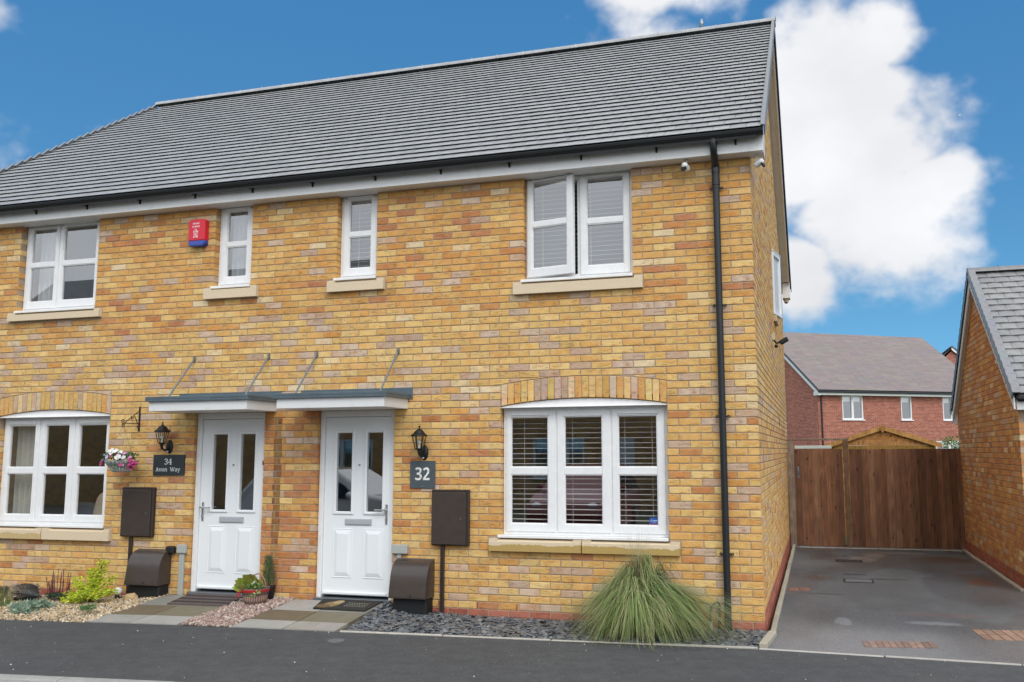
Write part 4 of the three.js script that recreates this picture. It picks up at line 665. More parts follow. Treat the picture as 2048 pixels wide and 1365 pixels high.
// ---------------------------------------------------------------- foliage
class Leaves {                                                  // many small faces joined
  constructor() { this.p = []; this.c = []; this.i = []; }
  leaf(at, dir, side, len, wid, color, bend = 0.2, seg = 2) {
    const b = this.p.length / 3, n = V().crossVectors(dir, side).normalize();
    for (let k = 0; k <= seg; k++) { const t = k / seg, w = wid * Math.sin(Math.PI * (0.12 + 0.86 * t)) * (k === seg ? 0.15 : 1), c = at.clone().addScaledVector(dir, len * t).addScaledVector(n, -bend * len * t * t); for (const s of [-1, 1]) { const q = c.clone().addScaledVector(side, s * w / 2).addScaledVector(n, Math.abs(s) * 0.12 * w); this.p.push(q.x, q.y, q.z); this.c.push(...color); } }
    for (let k = 0; k < seg; k++) { const o = b + k * 2; this.i.push(o, o + 1, o + 2, o + 1, o + 3, o + 2); }
  }
  blade(pts, w, color, tip) { const b = this.p.length / 3, n = pts.length; for (let k = 0; k < n; k++) { const d = pts[Math.min(k + 1, n - 1)].clone().sub(pts[Math.max(k - 1, 0)]), s = V(-d.z, 0, d.x); if (s.lengthSq() < 1e-9) s.set(1, 0, 0); s.normalize(); const t = k / (n - 1), ww = w * (1 - t ** 2 * 0.85) / 2; for (const q of [-1, 1]) { this.p.push(pts[k].x + s.x * ww * q, pts[k].y, pts[k].z + s.z * ww * q); this.c.push(...color.map((c, j) => mix(c, tip[j], t * t))); } } for (let k = 0; k + 1 < n; k++) { const o = b + k * 2; this.i.push(o, o + 1, o + 2, o + 1, o + 3, o + 2); } }
  geo() { const g = new THREE.BufferGeometry(); g.setAttribute('position', new THREE.Float32BufferAttribute(this.p, 3)); g.setAttribute('color', new THREE.Float32BufferAttribute(this.c, 3)); g.setIndex(this.i); g.computeVertexNormals(); return g; }
}
const rdir = (r, up = 0.3) => { const a = r() * 6.283, y = up + (r() - 0.5) * 1.6; return V(Math.cos(a), y, Math.sin(a)).normalize(); };
const vary = (c, r, k = 0.25) => { const v = 1 + (r() - 0.5) * 2 * k, h = (r() - 0.5) * 0.12; return [c[0] * v * (1 + h), c[1] * v, c[2] * v * (1 - h)]; };
function clump(lv, r, cx, cy, cz, rad, n, len, wid, cols, up = 0.5) { for (let i = 0; i < n; i++) { const d = rdir(r, up), k = rad * (0.35 + 0.65 * r()), at = V(cx + d.x * k, cy + d.y * k * 0.8, cz + d.z * k), dir = d.clone().add(rdir(r, 0.2).multiplyScalar(0.8)).normalize(), side = V().crossVectors(dir, rdir(r, 0)).normalize(); lv.leaf(at, dir, side, len * (0.6 + 0.7 * r()), wid * (0.7 + 0.6 * r()), vary(cols[Math.floor(r() * cols.length)], r), 0.25); } }

// big fountain of grass under the window
{
  const r = rng(501), lv = new Leaves(), base = V(-1.10, bedY(-1.1, 0.40) - 0.01, 0.40), t = thing('ornamental_grass', 'large arching clump of ornamental grass in the slate bed', 'grass plant', 0, 0, 0);
  const G = [[0.14, 0.235, 0.04], [0.22, 0.32, 0.075], [0.31, 0.38, 0.12], [0.095, 0.17, 0.03], [0.36, 0.38, 0.15], [0.18, 0.29, 0.06]], STRAW = [0.46, 0.38, 0.22];
  for (let f = 0; f < 96; f++) {                                // tufts, each leaning its own way
    const a0 = r() * 6.283, q0 = f > 72 ? 0.35 * r() : r() ** 0.7, reach0 = 0.10 + 0.60 * q0 + (r() - 0.5) * 0.12, peak0 = (0.62 - 0.20 * q0) * (0.72 + 0.42 * r()), drop0 = clamp(0.25 + 0.75 * q0 * (0.4 + 0.8 * r()), 0, 1.0), col = G[Math.floor(r() * 6)], ox = (r() - 0.5) * 0.22, oz = (r() - 0.5) * 0.14, curl = (r() - 0.5) * 0.5;
    for (let i = 0; i < 78; i++) {
      const a = a0 + (r() + r() - 1) * 0.42, reach = 1.22 * reach0 * (0.6 + 0.65 * r()), peak = 1.0 * peak0 * (0.7 + 0.45 * r()), drop = drop0 * (0.5 + 0.75 * r()), p = 0.34 + 0.20 * r(), dx = Math.cos(a), dz = Math.sin(a) * 0.66, st = V(base.x + ox + (r() - 0.5) * 0.05, base.y, base.z + oz + (r() - 0.5) * 0.05), pts = [], wob = curl * 0.4 + (r() - 0.5) * 0.22, kink = r() < 0.08 ? 0.5 + 0.3 * r() : 2;
      for (let k = 0; k <= 9; k++) { const s = k / 9, out = reach * s ** 1.15, y = (s < p ? peak * Math.sin(s / p * Math.PI / 2) : peak * (1 - drop * ((s - p) / (1 - p)) ** 1.6)) - (s > kink ? (s - kink) * 0.8 : 0); pts.push(V(st.x + dx * out - dz * wob * s * s, Math.max(base.y + 0.010 + r() * 0.012, base.y + y), Math.max(0.03, st.z + dz * out + dx * wob * s * s * 0.7))); }
      const dry = r() < 0.13; lv.blade(pts, 0.0042 + r() * 0.0046, dry ? vary(STRAW, r, 0.35) : vary(col, r, 0.45), dry || r() < 0.35 ? [0.44, 0.40, 0.20] : [0.24, 0.33, 0.09]);
    }
  }
  mesh('blades', lv.geo(), M.leaf, t);
  const sp = new Leaves();
  for (let i = 0; i < 130; i++) { const a = r() * 6.283, d = 0.04 + 0.20 * r(), h = 0.78 + 0.28 * r(), pts = []; for (let k = 0; k <= 5; k++) { const s = k / 5; pts.push(V(base.x + Math.cos(a) * d * s * s - 0.03, base.y + h * s, Math.max(0.05, base.z + Math.sin(a) * d * s * s))); } sp.blade(pts, 0.003, vary(STRAW, r), [0.42, 0.38, 0.22]); }
  mesh('flower_stems', sp.geo(), M.leaf, t);
}
// golden shrub with tiered shoots
{
  const r = rng(77), t = thing('golden_shrub', 'bright yellow green shrub growing in the gravel bed', 'shrub', 0, 0, 0), b = V(-7.52, bedY(-7.52, 0.38), 0.38), lv = new Leaves(), st = [];
  const tips = [[-0.26, 0.10, 0.05], [-0.20, 0.24, 0.0], [-0.08, 0.20, 0.10], [0.02, 0.30, -0.03], [0.14, 0.42, 0.0], [0.17, 0.46, 0.02], [0.10, 0.24, 0.06], [0.28, 0.28, 0.0], [0.24, 0.12, 0.08], [0.34, 0.14, 0.04], [0.0, 0.10, 0.14], [-0.14, 0.06, 0.14], [0.06, 0.36, 0.04], [0.16, 0.10, 0.12], [-0.24, 0.03, 0.10], [-0.03, 0.14, 0.02], [-0.1, 0.1, 0.1], [0.1, 0.14, 0.1]];
  for (const q of tips) { const e = b.clone().add(V(...q)), m = b.clone().lerp(e, 0.5).add(V(0, 0.04, 0)); st.push(tubeGeo([b.toArray(), m.toArray(), e.toArray()], 0.004, 8, 5)); for (let k = 0; k < 3; k++) { const at = new THREE.QuadraticBezierCurve3(b, m, e).getPoint(0.52 + 0.24 * k); clump(lv, r, at.x, at.y, at.z, 0.060, 52, 0.030, 0.016, [[0.60, 0.66, 0.02], [0.50, 0.60, 0.02], [0.68, 0.70, 0.04], [0.36, 0.50, 0.03]], 0.2); } }
  mesh('stem', merge(st), mat(lin(0x5a5a2a), 0.9), t); mesh('foliage', lv.geo(), M.leaf, t);
}
// purple salvia
{
  const r = rng(31), t = thing('purple_salvia', 'salvia with dark purple flower spikes over a green cushion', 'flower', 0, 0, 0), bx = -8.05, bz = 0.32, by = bedY(bx, bz), lv = new Leaves();
  for (let i = 0; i < 9; i++) clump(lv, r, bx + (r() - 0.5) * 0.24, by + 0.035 + r() * 0.03, bz + (r() - 0.5) * 0.14, 0.06, 60, 0.03, 0.011, [[0.03, 0.085, 0.035], [0.045, 0.11, 0.045], [0.02, 0.06, 0.03]], 0.5);
  mesh('foliage', lv.geo(), M.leaf, t);
  for (let i = 0; i < 19; i++) {
    const f = new Leaves(), x = bx + (i / 18 - 0.5) * 0.26 + (r() - 0.5) * 0.03, z = bz + (r() - 0.5) * 0.1, h = 0.20 + 0.15 * r() - Math.abs(i / 18 - 0.5) * 0.08, lx = (x - bx) * 0.35, lz = (r() - 0.5) * 0.05;
    for (let k = 0; k < 70; k++) { const s = 0.30 + 0.70 * k / 70, d = rdir(r, 0.6); f.leaf(V(x + lx * s, by + 0.04 + h * s, z + lz * s), d, V().crossVectors(d, V(0, 1, 0)).normalize(), 0.023 * (1.25 - s * 0.6), 0.015, vary(r() < 0.5 ? [0.19, 0.025, 0.075] : [0.30, 0.05, 0.11], r), 0.1, 1); }
    mesh('flower_spike', merge([f.geo().toNonIndexed(), paint(rodGeo([x, by, z], [x + lx, by + 0.04 + h, z + lz], 0.0025, 5), new THREE.Color(0.14, 0.03, 0.05))].map((g) => { g.deleteAttribute('uv'); return g; })), M.leaf, t);
  }
}
// woolly grey groundcover, iris, small fern, dark cushion plant
{
  let r = rng(41), lv = new Leaves();
  for (let i = 0; i < 26; i++) { const a = r() * 6.283, d = Math.sqrt(r()), x = -7.93 + Math.cos(a) * d * 0.27, z = 0.86 + Math.sin(a) * d * 0.22; clump(lv, r, x, bedY(x, z) + 0.02 + 0.035 * (1 - d), z, 0.05, 22, 0.055, 0.024, [[0.27, 0.37, 0.27], [0.34, 0.44, 0.33], [0.20, 0.30, 0.21]], 0.35); }
  mesh('foliage', lv.geo(), M.leaf, thing('lambs_ear', 'low grey green groundcover plant at the front of the gravel bed', 'plant', 0, 0, 0));
  lv = new Leaves(); r = rng(42);
  for (let i = 0; i < 34; i++) { const x = -8.42 + (r() - 0.5) * 0.26, z = 0.72 + (r() - 0.5) * 0.2, L = 0.13 + 0.17 * r(), lean = (r() - 0.35) * 0.9, pts = []; for (let k = 0; k <= 4; k++) { const s = k / 4; pts.push(V(x + lean * L * s * s, bedY(x, z) + L * s * (1 - 0.25 * s * Math.abs(lean)), z + (r() - 0.5) * 0.01)); } lv.blade(pts, 0.016, vary(r() < 0.25 ? [0.40, 0.32, 0.07] : [0.19, 0.27, 0.10], r), [0.34, 0.36, 0.14]); }
  mesh('foliage', lv.geo(), M.leaf, thing('iris_plant', 'upright strappy leaves of an iris beside the hedgehog ornament', 'plant', 0, 0, 0));
  lv = new Leaves(); r = rng(43);
  for (let i = 0; i < 7; i++) { const x = -7.06 + (r() - 0.5) * 0.12, z = 0.92 + (r() - 0.5) * 0.1; clump(lv, r, x, bedY(x, z) + 0.03 + 0.06 * r(), z, 0.05, 40, 0.035, 0.008, [[0.10, 0.23, 0.06], [0.14, 0.28, 0.08], [0.07, 0.17, 0.05]], 0.8); }
  mesh('foliage', lv.geo(), M.leaf, thing('small_fern', 'small feathery green plant next to the left path', 'plant', 0, 0, 0));
  lv = new Leaves(); r = rng(44);
  for (let i = 0; i < 8; i++) { const x = -8.98 + (r() - 0.5) * 0.3, z = 0.24 + (r() - 0.5) * 0.16; clump(lv, r, x, bedY(x, z) + 0.04 + 0.05 * r(), z, 0.07, 50, 0.03, 0.012, [[0.05, 0.09, 0.05], [0.08, 0.13, 0.07], [0.11, 0.12, 0.08]], 0.5); }
  mesh('foliage', lv.geo(), M.leaf, thing('cushion_plant', 'dark green cushion plant by the wall at the left edge', 'plant', 0, 0, 0));
}
// hedgehog ornament
{
  const x = -8.55, z = 0.30, y = bedY(x, z) - 0.005, t = thing('hedgehog_ornament', 'hedgehog garden ornament with spiky back and dark snout', 'ornament', x, y, z), r = rng(55);
  const g = new THREE.SphereGeometry(1, 28, 20), p = g.attributes.position;
  for (let i = 0; i < p.count; i++) { let a = p.getX(i), b = p.getY(i), c = p.getZ(i); const s = a > 0.45 ? 1 - 0.75 * ((a - 0.45) / 0.55) : 1; p.setXYZ(i, a * 0.185 + (a > 0.6 ? (a - 0.6) * 0.10 : 0), 0.095 + b * 0.105 * s - (a > 0.45 ? (a - 0.45) * 0.06 : 0), c * 0.125 * s); }
  g.computeVertexNormals(); mesh('body', g, mat(lin(0x2a2a2c), 0.55), t);
  const sp = new Leaves(); for (let i = 0; i < 1700; i++) { const d = rdir(r, 0.35); if (d.x > 0.62 || d.y < -0.35) { continue; } const at = V(d.x * 0.178, 0.095 + d.y * 0.10, d.z * 0.12), dir = V(d.x - 0.35, d.y + 0.1, d.z).normalize(); sp.leaf(at, dir, V().crossVectors(dir, rdir(r, 0)).normalize(), 0.042, 0.013, vary(r() < 0.45 ? [0.52, 0.43, 0.31] : r() < 0.5 ? [0.26, 0.18, 0.12] : [0.06, 0.05, 0.045], r), 0, 1); }
  mesh('spines', sp.geo(), M.plain, t); mesh('nose', new THREE.SphereGeometry(0.013, 10, 8).translate(0.232, 0.058, 0), M.rubber, t);
  for (const s of [-1, 1]) { mesh('eye', new THREE.SphereGeometry(0.007, 8, 6).translate(0.165, 0.098, 0.042 * s), M.blackPlastic, t); for (const q of [-0.09, 0.09]) mesh('foot', new THREE.SphereGeometry(0.02, 8, 6).scale(1.4, 0.6, 1).translate(q, 0.008, 0.07 * s), M.rubber, t); }
}
{ const t = thing('globe_light', 'white globe garden light half hidden behind the golden shrub', 'garden light', -7.36, bedY(-7.36, 0.15), 0.15); mesh('globe', new THREE.SphereGeometry(0.056, 20, 14).scale(1, 0.8, 1).translate(0, 0.085, 0), mat(lin(0xeeeef2), 0.3), t); mesh('stand', cyl(0.03, 0.02, 0.05, 0, 0, 0, 14), M.blackPlastic, t); }
{ const g = crumb(9).scale(0.11, 0.06, 0.07); const m = tag(mesh('stone', g, mat(lin(0xb59a70), 0.9)), 'buff stone lying beside the left gas meter box', 'stone'); m.position.set(-7.14, bedY(-7.14, 0.2) + 0.02, 0.2); }

// hanging basket on its scroll bracket
{
  const x = -7.31, b = thing('basket_bracket', 'black wrought iron scroll bracket on the wall', 'bracket', 0, 0, 0);
  mesh('back_bar', new GB().box(x - 0.011, x + 0.011, 1.895, 2.19, 0.001, 0.009, 0.002), M.iron, b);
  mesh('arm', merge([rodGeo([x, 1.985, 0.008], [x, 1.985, 0.255], 0.0048), rodGeo([x, 2.14, 0.008], [x, 1.985, 0.245], 0.0048), rodGeo([x, 1.985, 0.03], [x, 2.075, 0.085], 0.0045)]), M.iron, b);
  const scroll = (cy, cz, R0, a0, turns, dirn) => { const pts = []; for (let i = 0; i <= 26; i++) { const k = i / 26, a = a0 + dirn * k * turns * 6.283, q = R0 * (1 - 0.75 * k); pts.push([x, cy + Math.sin(a) * q, cz + Math.cos(a) * q]); } return tubeGeo(pts, 0.0042, 44, 6); };
  for (const s of [[2.012, 0.262, 0.028, -1.7, 1.2, 1], [1.958, 0.258, 0.026, 1.7, 1.2, -1], [2.055, 0.118, 0.026, 1.0, 1.3, -1], [1.95, 0.025, 0.022, 2.2, 1.2, 1]]) mesh('scroll', scroll(...s), M.iron, b);
  const bz = 0.25, t = thing('hanging_basket', 'grey wicker hanging basket with white and magenta flowers', 'hanging basket', x, 0, bz), y0 = 1.415;
  const weave = tex(256, 128, (u, v) => { const row = Math.floor(v / 16), s = Math.sin((u / 256) * 6.283 * 12 + (row % 2) * Math.PI), e = Math.sin((v % 16) / 16 * Math.PI); return grey(0.50 + 0.34 * e + 0.14 * s * e); }, true); weave.repeat.set(2, 1); const wb = weave.clone(); wb.colorSpace = THREE.NoColorSpace; wb.needsUpdate = true;
  mesh('basket', lathe([[0.0, y0], [0.095, y0], [0.105, y0 + 0.01], [0.186, y0 + 0.125], [0.192, y0 + 0.135], [0.18, y0 + 0.135], [0.10, y0 + 0.03], [0, y0 + 0.03]], 40), mat(lin(0xeef2f4), 0.85, { map: weave, bumpMap: wb, bumpScale: 0.006 }), t);
  mesh('soil', new THREE.CylinderGeometry(0.18, 0.17, 0.02, 24).translate(0, y0 + 0.115, 0), mat(lin(0x2c2018), 1), t);
  for (let k = 0; k < 3; k++) { const a = k * 2.094 + 0.5; mesh('chain', rodGeo([Math.cos(a) * 0.188, y0 + 0.135, Math.sin(a) * 0.188], [0, 1.955, 0], 0.0016, 5), M.galv, t); }
  mesh('hook', new THREE.TorusGeometry(0.014, 0.003, 6, 14).translate(0, 1.968, 0), M.iron, t);
  const r = rng(61), lv = new Leaves();
  for (let i = 0; i < 26; i++) { const a = r() * 6.283, d = 0.17 * Math.sqrt(r()); clump(lv, r, Math.cos(a) * d - 0.02, y0 + 0.145 + 0.05 * r(), Math.sin(a) * d, 0.05, 26, 0.034, 0.016, [[0.05, 0.14, 0.03], [0.08, 0.19, 0.04], [0.035, 0.09, 0.02]], 0.5); }
  for (let i = 0; i < 8; i++) { const a = 0.2 + r() * 1.2; clump(lv, r, Math.cos(a) * 0.2, y0 + 0.10 - 0.06 * r(), Math.sin(a) * 0.19, 0.04, 12, 0.03, 0.012, [[0.06, 0.13, 0.05]], 0.1); }
  mesh('foliage', lv.geo(), M.leaf, t);
  const flower = (cx, cy, cz, size, col, eye) => { const f = new Leaves(), face = V(cx * 0.6 + (r() - 0.5) * 0.2, 0.25, Math.abs(cz) + 0.15).normalize(), a = V().crossVectors(face, V(0, 1, 0)).normalize(), bb = V().crossVectors(face, a); for (let k = 0; k < 5; k++) { const th = k * 1.2566 + r() * 0.2, d = a.clone().multiplyScalar(Math.cos(th)).addScaledVector(bb, Math.sin(th)).addScaledVector(face, 0.25).normalize(); f.leaf(V(cx, cy, cz), d, V().crossVectors(d, face).normalize(), size, size * 1.15, vary(col, r, 0.1), 0.15, 3); } if (eye) f.leaf(V(cx, cy, cz).addScaledVector(face, 0.006), a, bb, 0.012, 0.014, eye, 0, 1); mesh('flower', f.geo(), M.petal, t); };
  const WH = [0.84, 0.83, 0.80], MG = [0.52, 0.035, 0.20], PK = [0.62, 0.30, 0.50], LI = [0.55, 0.48, 0.68];
  for (const [fx, fy, fz, s, c, e] of [[-0.08, 0.25, 0.08, 0.042, WH], [-0.10, 0.225, 0.09, 0.036, WH], [0.0, 0.24, 0.10, 0.042, WH], [-0.03, 0.215, 0.13, 0.04, WH], [0.05, 0.225, 0.08, 0.036, WH], [0.09, 0.17, 0.16, 0.046, WH, [0.5, 0.55, 0.2]], [0.13, 0.165, 0.12, 0.036, WH], [-0.06, 0.20, 0.15, 0.022, LI], [0.0, 0.185, 0.17, 0.024, MG, [0.9, 0.7, 0.7]], [0.06, 0.20, 0.14, 0.022, MG], [0.11, 0.215, 0.08, 0.03, PK], [-0.05, 0.17, 0.18, 0.02, LI], [-0.18, 0.20, 0.07, 0.026, LI], [-0.19, 0.14, 0.09, 0.024, LI], [0.20, 0.17, 0.09, 0.026, PK], [0.21, 0.14, 0.10, 0.03, MG], [0.235, 0.11, 0.09, 0.03, MG], [0.21, 0.085, 0.11, 0.03, MG], [0.245, 0.075, 0.08, 0.03, MG], [0.20, 0.055, 0.11, 0.028, MG], [0.225, 0.04, 0.09, 0.028, MG], [0.255, 0.10, 0.06, 0.026, MG], [-0.205, 0.115, 0.09, 0.026, MG], [-0.19, 0.09, 0.11, 0.024, MG], [-0.22, 0.085, 0.08, 0.022, PK], [0.14, 0.085, 0.17, 0.024, MG], [0.16, 0.08, 0.16, 0.02, PK]]) flower(fx, y0 + fy, fz, s, c, e);
}

// ---------------------------------------------------------------- wall lanterns
function lantern(x, yb, label, bulbOn) {
  const t = thing('wall_lantern', label, 'wall light', x, yb, 0, 'black wall lanterns by the front doors'), z = 0.135, N = 6;
  mesh('backplate', (() => { const g = new THREE.SphereGeometry(1, 24, 16, 0, Math.PI * 2, 0, Math.PI / 2).rotateX(Math.PI / 2).scale(0.048, 0.083, 0.028); return g; })(), M.iron, t);
  mesh('arm', merge([tubeGeo([[0, -0.01, 0.015], [0, -0.04, 0.06], [0, -0.03, 0.11], [0, 0.01, z], [0, 0.035, z]], 0.011, 20, 8), new THREE.SphereGeometry(0.02, 12, 10).translate(0, 0.012, z), cyl(0.006, 0.012, 0.03, 0, -0.035, z, 10)]), M.iron, t);
  const ring = (r, y) => Array.from({ length: N }, (_, k) => [Math.cos(k / N * 6.283 + 0.52) * r, y, z + Math.sin(k / N * 6.283 + 0.52) * r]), lo = ring(0.044, 0.045), hi = ring(0.074, 0.178);
  mesh('base_cup', new THREE.CylinderGeometry(0.05, 0.026, 0.02, N).rotateY(0.05).translate(0, 0.036, z), M.iron, t);
  for (let k = 0; k < N; k++) { mesh('glazing_bar', rodGeo(lo[k], hi[k], 0.0042, 6), M.iron, t); const l = (k + 1) % N; mesh('pane', new GB().face([lo[l], lo[k], hi[k], hi[l]]), M.thinGlass, t); }
  mesh('roof', merge([new THREE.LatheGeometry([[0.090, 0.174], [0.094, 0.180], [0.084, 0.190], [0.062, 0.205], [0.056, 0.214], [0.050, 0.224], [0.034, 0.240], [0.014, 0.252], [0.008, 0.262], [0.007, 0.270], [0.012, 0.278], [0.0125, 0.282], [0.003, 0.287], [0, 0.287]].map((p) => new THREE.Vector2(...p)), 12).translate(0, 0, z), new THREE.CylinderGeometry(0.088, 0.088, 0.006, 12).translate(0, 0.174, z)]), M.iron, t);
  mesh('bulb', merge([new THREE.SphereGeometry(0.022, 14, 10).scale(1, 1.35, 1).translate(0, 0.115, z), cyl(0.012, 0.012, 0.04, 0, 0.046, z, 10)]), mat(lin(0xdfe0da), 0.4), t);
  mesh('sensor', new GB().color(S(200, 205, 210)).box(-0.012, 0.012, -0.066, -0.05, 0.028, 0.04, 0.003), M.shiny, t);
}
lantern(-3.553, 1.622, 'black lantern above the square mosaic plaque, right of the right door');
lantern(-6.857, 1.708, 'black lantern above the slate street name plaque');

// ---------------------------------------------------------------- signs, alarm, sticker
const planeUV = (x0, x1, y0, y1, z) => paneGeo(x0, x1, y0, y1, z);
{
  const t = thing('house_sign', 'dark slate plaque reading 34 Avon Way', 'sign', 0, 0, 0), r = rng(3), pts = []; const x0 = -7.067, x1 = -6.628, y0 = 1.37, y1 = 1.612;
  const ed = (ax, ay, bx, by, n) => { for (let i = 0; i < n; i++) pts.push([mix(ax, bx, i / n) + (r() - 0.5) * 0.004, mix(ay, by, i / n) + (r() - 0.5) * 0.004]); };
  ed(x0, y0, x1, y0, 12); ed(x1, y0, x1, y1, 7); ed(x1, y1, x0, y1, 12); ed(x0, y1, x0, y0, 7);
  mesh('plate', new GB().color(S(52, 62, 64)).prism(pts, 0.001, 0.013), mat(0xffffff, 0.6, { vertexColors: true, map: scaled(sandTex, 2) }), t);
  const m = new THREE.MeshStandardMaterial({ map: canvasTex(512, 288, (g, w, h) => { g.clearRect(0, 0, w, h); g.fillStyle = '#eceeea'; g.textAlign = 'center'; g.font = '118px serif'; g.fillText('34', w * 0.48, h * 0.47); g.font = '80px serif'; g.fillText('Avon  Way', w * 0.48, h * 0.82); }), transparent: true, roughness: 0.6 });
  mesh('lettering', planeUV(x0 + 0.005, x1 - 0.005, y0 + 0.005, y1 - 0.005, 0.0155), m, t);
}
{
  const t = thing('house_sign', 'square grey plaque with mosaic number 32', 'sign', 0, 0, 0), x0 = -3.713, x1 = -3.418, y0 = 1.238, y1 = 1.533;
  mesh('plate', new GB().color(S(86, 98, 104)).box(x0, x1, y0, y1, 0.001, 0.014, 0.003), mat(0xffffff, 0.55, { vertexColors: true, map: scaled(sandTex, 2) }), t);
  const m = new THREE.MeshStandardMaterial({ map: canvasTex(512, 512, (g, w, h) => {
    g.clearRect(0, 0, w, h); g.fillStyle = '#e8e6e2'; g.textAlign = 'center'; g.font = 'bold 330px sans-serif'; g.save(); g.translate(w * 0.5, h * 0.70); g.scale(0.86, 1); g.fillText('32', 0, 0); g.restore(); g.globalCompositeOperation = 'source-atop';
    const r = rng(8); for (let i = 0; i < 900; i++) { g.fillStyle = ['#f6f6f4', '#b9b2a8', '#8d8a88', '#ffffff', '#cfc2b4', '#6f7072', '#dcd7d0'][Math.floor(r() * 7)]; g.save(); g.translate(r() * w, r() * h); g.rotate(r() * 3); g.fillRect(-9, -7, 8 + r() * 10, 7 + r() * 8); g.restore(); } g.globalCompositeOperation = 'source-over'; g.fillStyle = '#a9b0b4'; g.beginPath(); g.arc(w * 0.5, h * 0.92, 7, 0, 7); g.fill();
  }), transparent: true, roughness: 0.25, metalness: 0.0 });
  mesh('numerals', planeUV(x0, x1, y0, y1, 0.0165), m, t);
}
{
  const t = thing('alarm_box', 'red and blue burglar alarm box high on the wall', 'alarm box', -6.562, 4.11, 0), W = 0.106;
  const body = (y0, y1, r0, r1, d) => { const s = new THREE.Shape(); s.moveTo(-W + r0, y0); s.lineTo(W - r0, y0); s.quadraticCurveTo(W, y0, W, y0 + r0); s.lineTo(W, y1 - r1); s.quadraticCurveTo(W, y1, W - r1, y1); s.lineTo(-W + r1, y1); s.quadraticCurveTo(-W, y1, -W, y1 - r1); s.lineTo(-W, y0 + r0); s.quadraticCurveTo(-W, y0, -W + r0, y0); return new THREE.ExtrudeGeometry(s, { depth: d - 0.02, bevelEnabled: true, bevelSize: 0.012, bevelThickness: 0.018, bevelSegments: 3, curveSegments: 8 }).translate(0, 0, 0.002); };
  mesh('cover', body(0.078, 0.322, 0.004, 0.03, 0.075), mat(lin(0xd62438), 0.4), t);
  mesh('strobe', body(0.012, 0.064, 0.035, 0.002, 0.07), new THREE.MeshPhysicalMaterial({ color: lin(0x12389a), roughness: 0.25, clearcoat: 0.5 }), t);
  mesh('backplate', new GB().color(S(60, 60, 66)).box(-0.09, 0.09, 0.03, 0.31, -0.001, 0.004), M.plain, t);
  const m = new THREE.MeshStandardMaterial({ map: canvasTex(256, 384, (g, w, h) => { g.clearRect(0, 0, w, h); g.fillStyle = '#f7eef0'; g.textAlign = 'center'; g.font = 'bold 50px sans-serif'; g.save(); g.scale(1, 1); g.fillText('ASSURE', w / 2, 58); g.fillText('ALARMS', w / 2, 128); g.font = 'bold 38px sans-serif'; g.fillText('TEL', w / 2, 190); g.font = 'bold 60px sans-serif'; g.fillText('0788', w / 2, 250); g.fillText('653', w / 2, 308); g.fillText('2700', w / 2, 366); g.restore(); }), transparent: true, roughness: 0.4 });
  mesh('lettering', planeUV(-0.078, 0.062, 0.095, 0.300, 0.0772), m, t);
}
{ const t = mesh('window_sticker', planeUV(-1.112, -1.016, 0.880, 0.956, -0.1065), new THREE.MeshStandardMaterial({ roughness: 0.5, side: THREE.DoubleSide, map: canvasTex(256, 200, (g, w, h) => { g.fillStyle = '#1f4f9c'; g.fillRect(0, 0, w, h); g.fillStyle = '#7b2f4a'; g.fillRect(0, h * 0.76, w, h * 0.24); g.strokeStyle = '#d8e6ff'; g.lineWidth = 8; g.beginPath(); g.arc(54, 74, 20, 0.6, 6); g.stroke(); g.fillStyle = '#d8e6ff'; g.font = 'bold 44px sans-serif'; g.fillText('Swann', 86, 90); g.font = '22px sans-serif'; g.fillText('SECURITY', 86, 124); }) })); tag(t, 'small blue and red security sticker in the window corner', 'sticker'); }

// ---------------------------------------------------------------- meter boxes, conduits
function meterBox(x0, x1, y0, y1, label, raised) {
  const t = thing('meter_box', label, 'meter box', 0, 0, 0, 'brown meter cupboards on the front wall');
  mesh('case', new GB().box(x0, x1, y0, y1, 0.001, 0.055, 0.008), M.brown, t);
  const d = mesh('lid', new GB().box(x0 + 0.014, x1 - 0.03, y0 + 0.012, y1 - 0.03, 0.055, 0.066, 0.005), M.brownGloss, t);
  mesh('lock', cyl(0.008, 0.008, 0.006, 0, 0, 0, 10).rotateX(Math.PI / 2).translate(x1 - 0.085, mix(y0, y1, 0.48), 0.066), M.galv, t);
  mesh('conduit', new GB().box((x0 + x1) / 2 - 0.115, (x0 + x1) / 2 - 0.072, bedY((x0 + x1) / 2, 0) - 0.03, y0 - 0.001, 0.001, 0.035, 0.006), M.brown, t);
}
meterBox(-3.438, -3.012, 0.643, 1.229, 'flat brown meter box between the right door and arched window');
meterBox(-7.462, -7.006, 0.651, 1.231, 'flat brown meter box below the slate street name plaque');
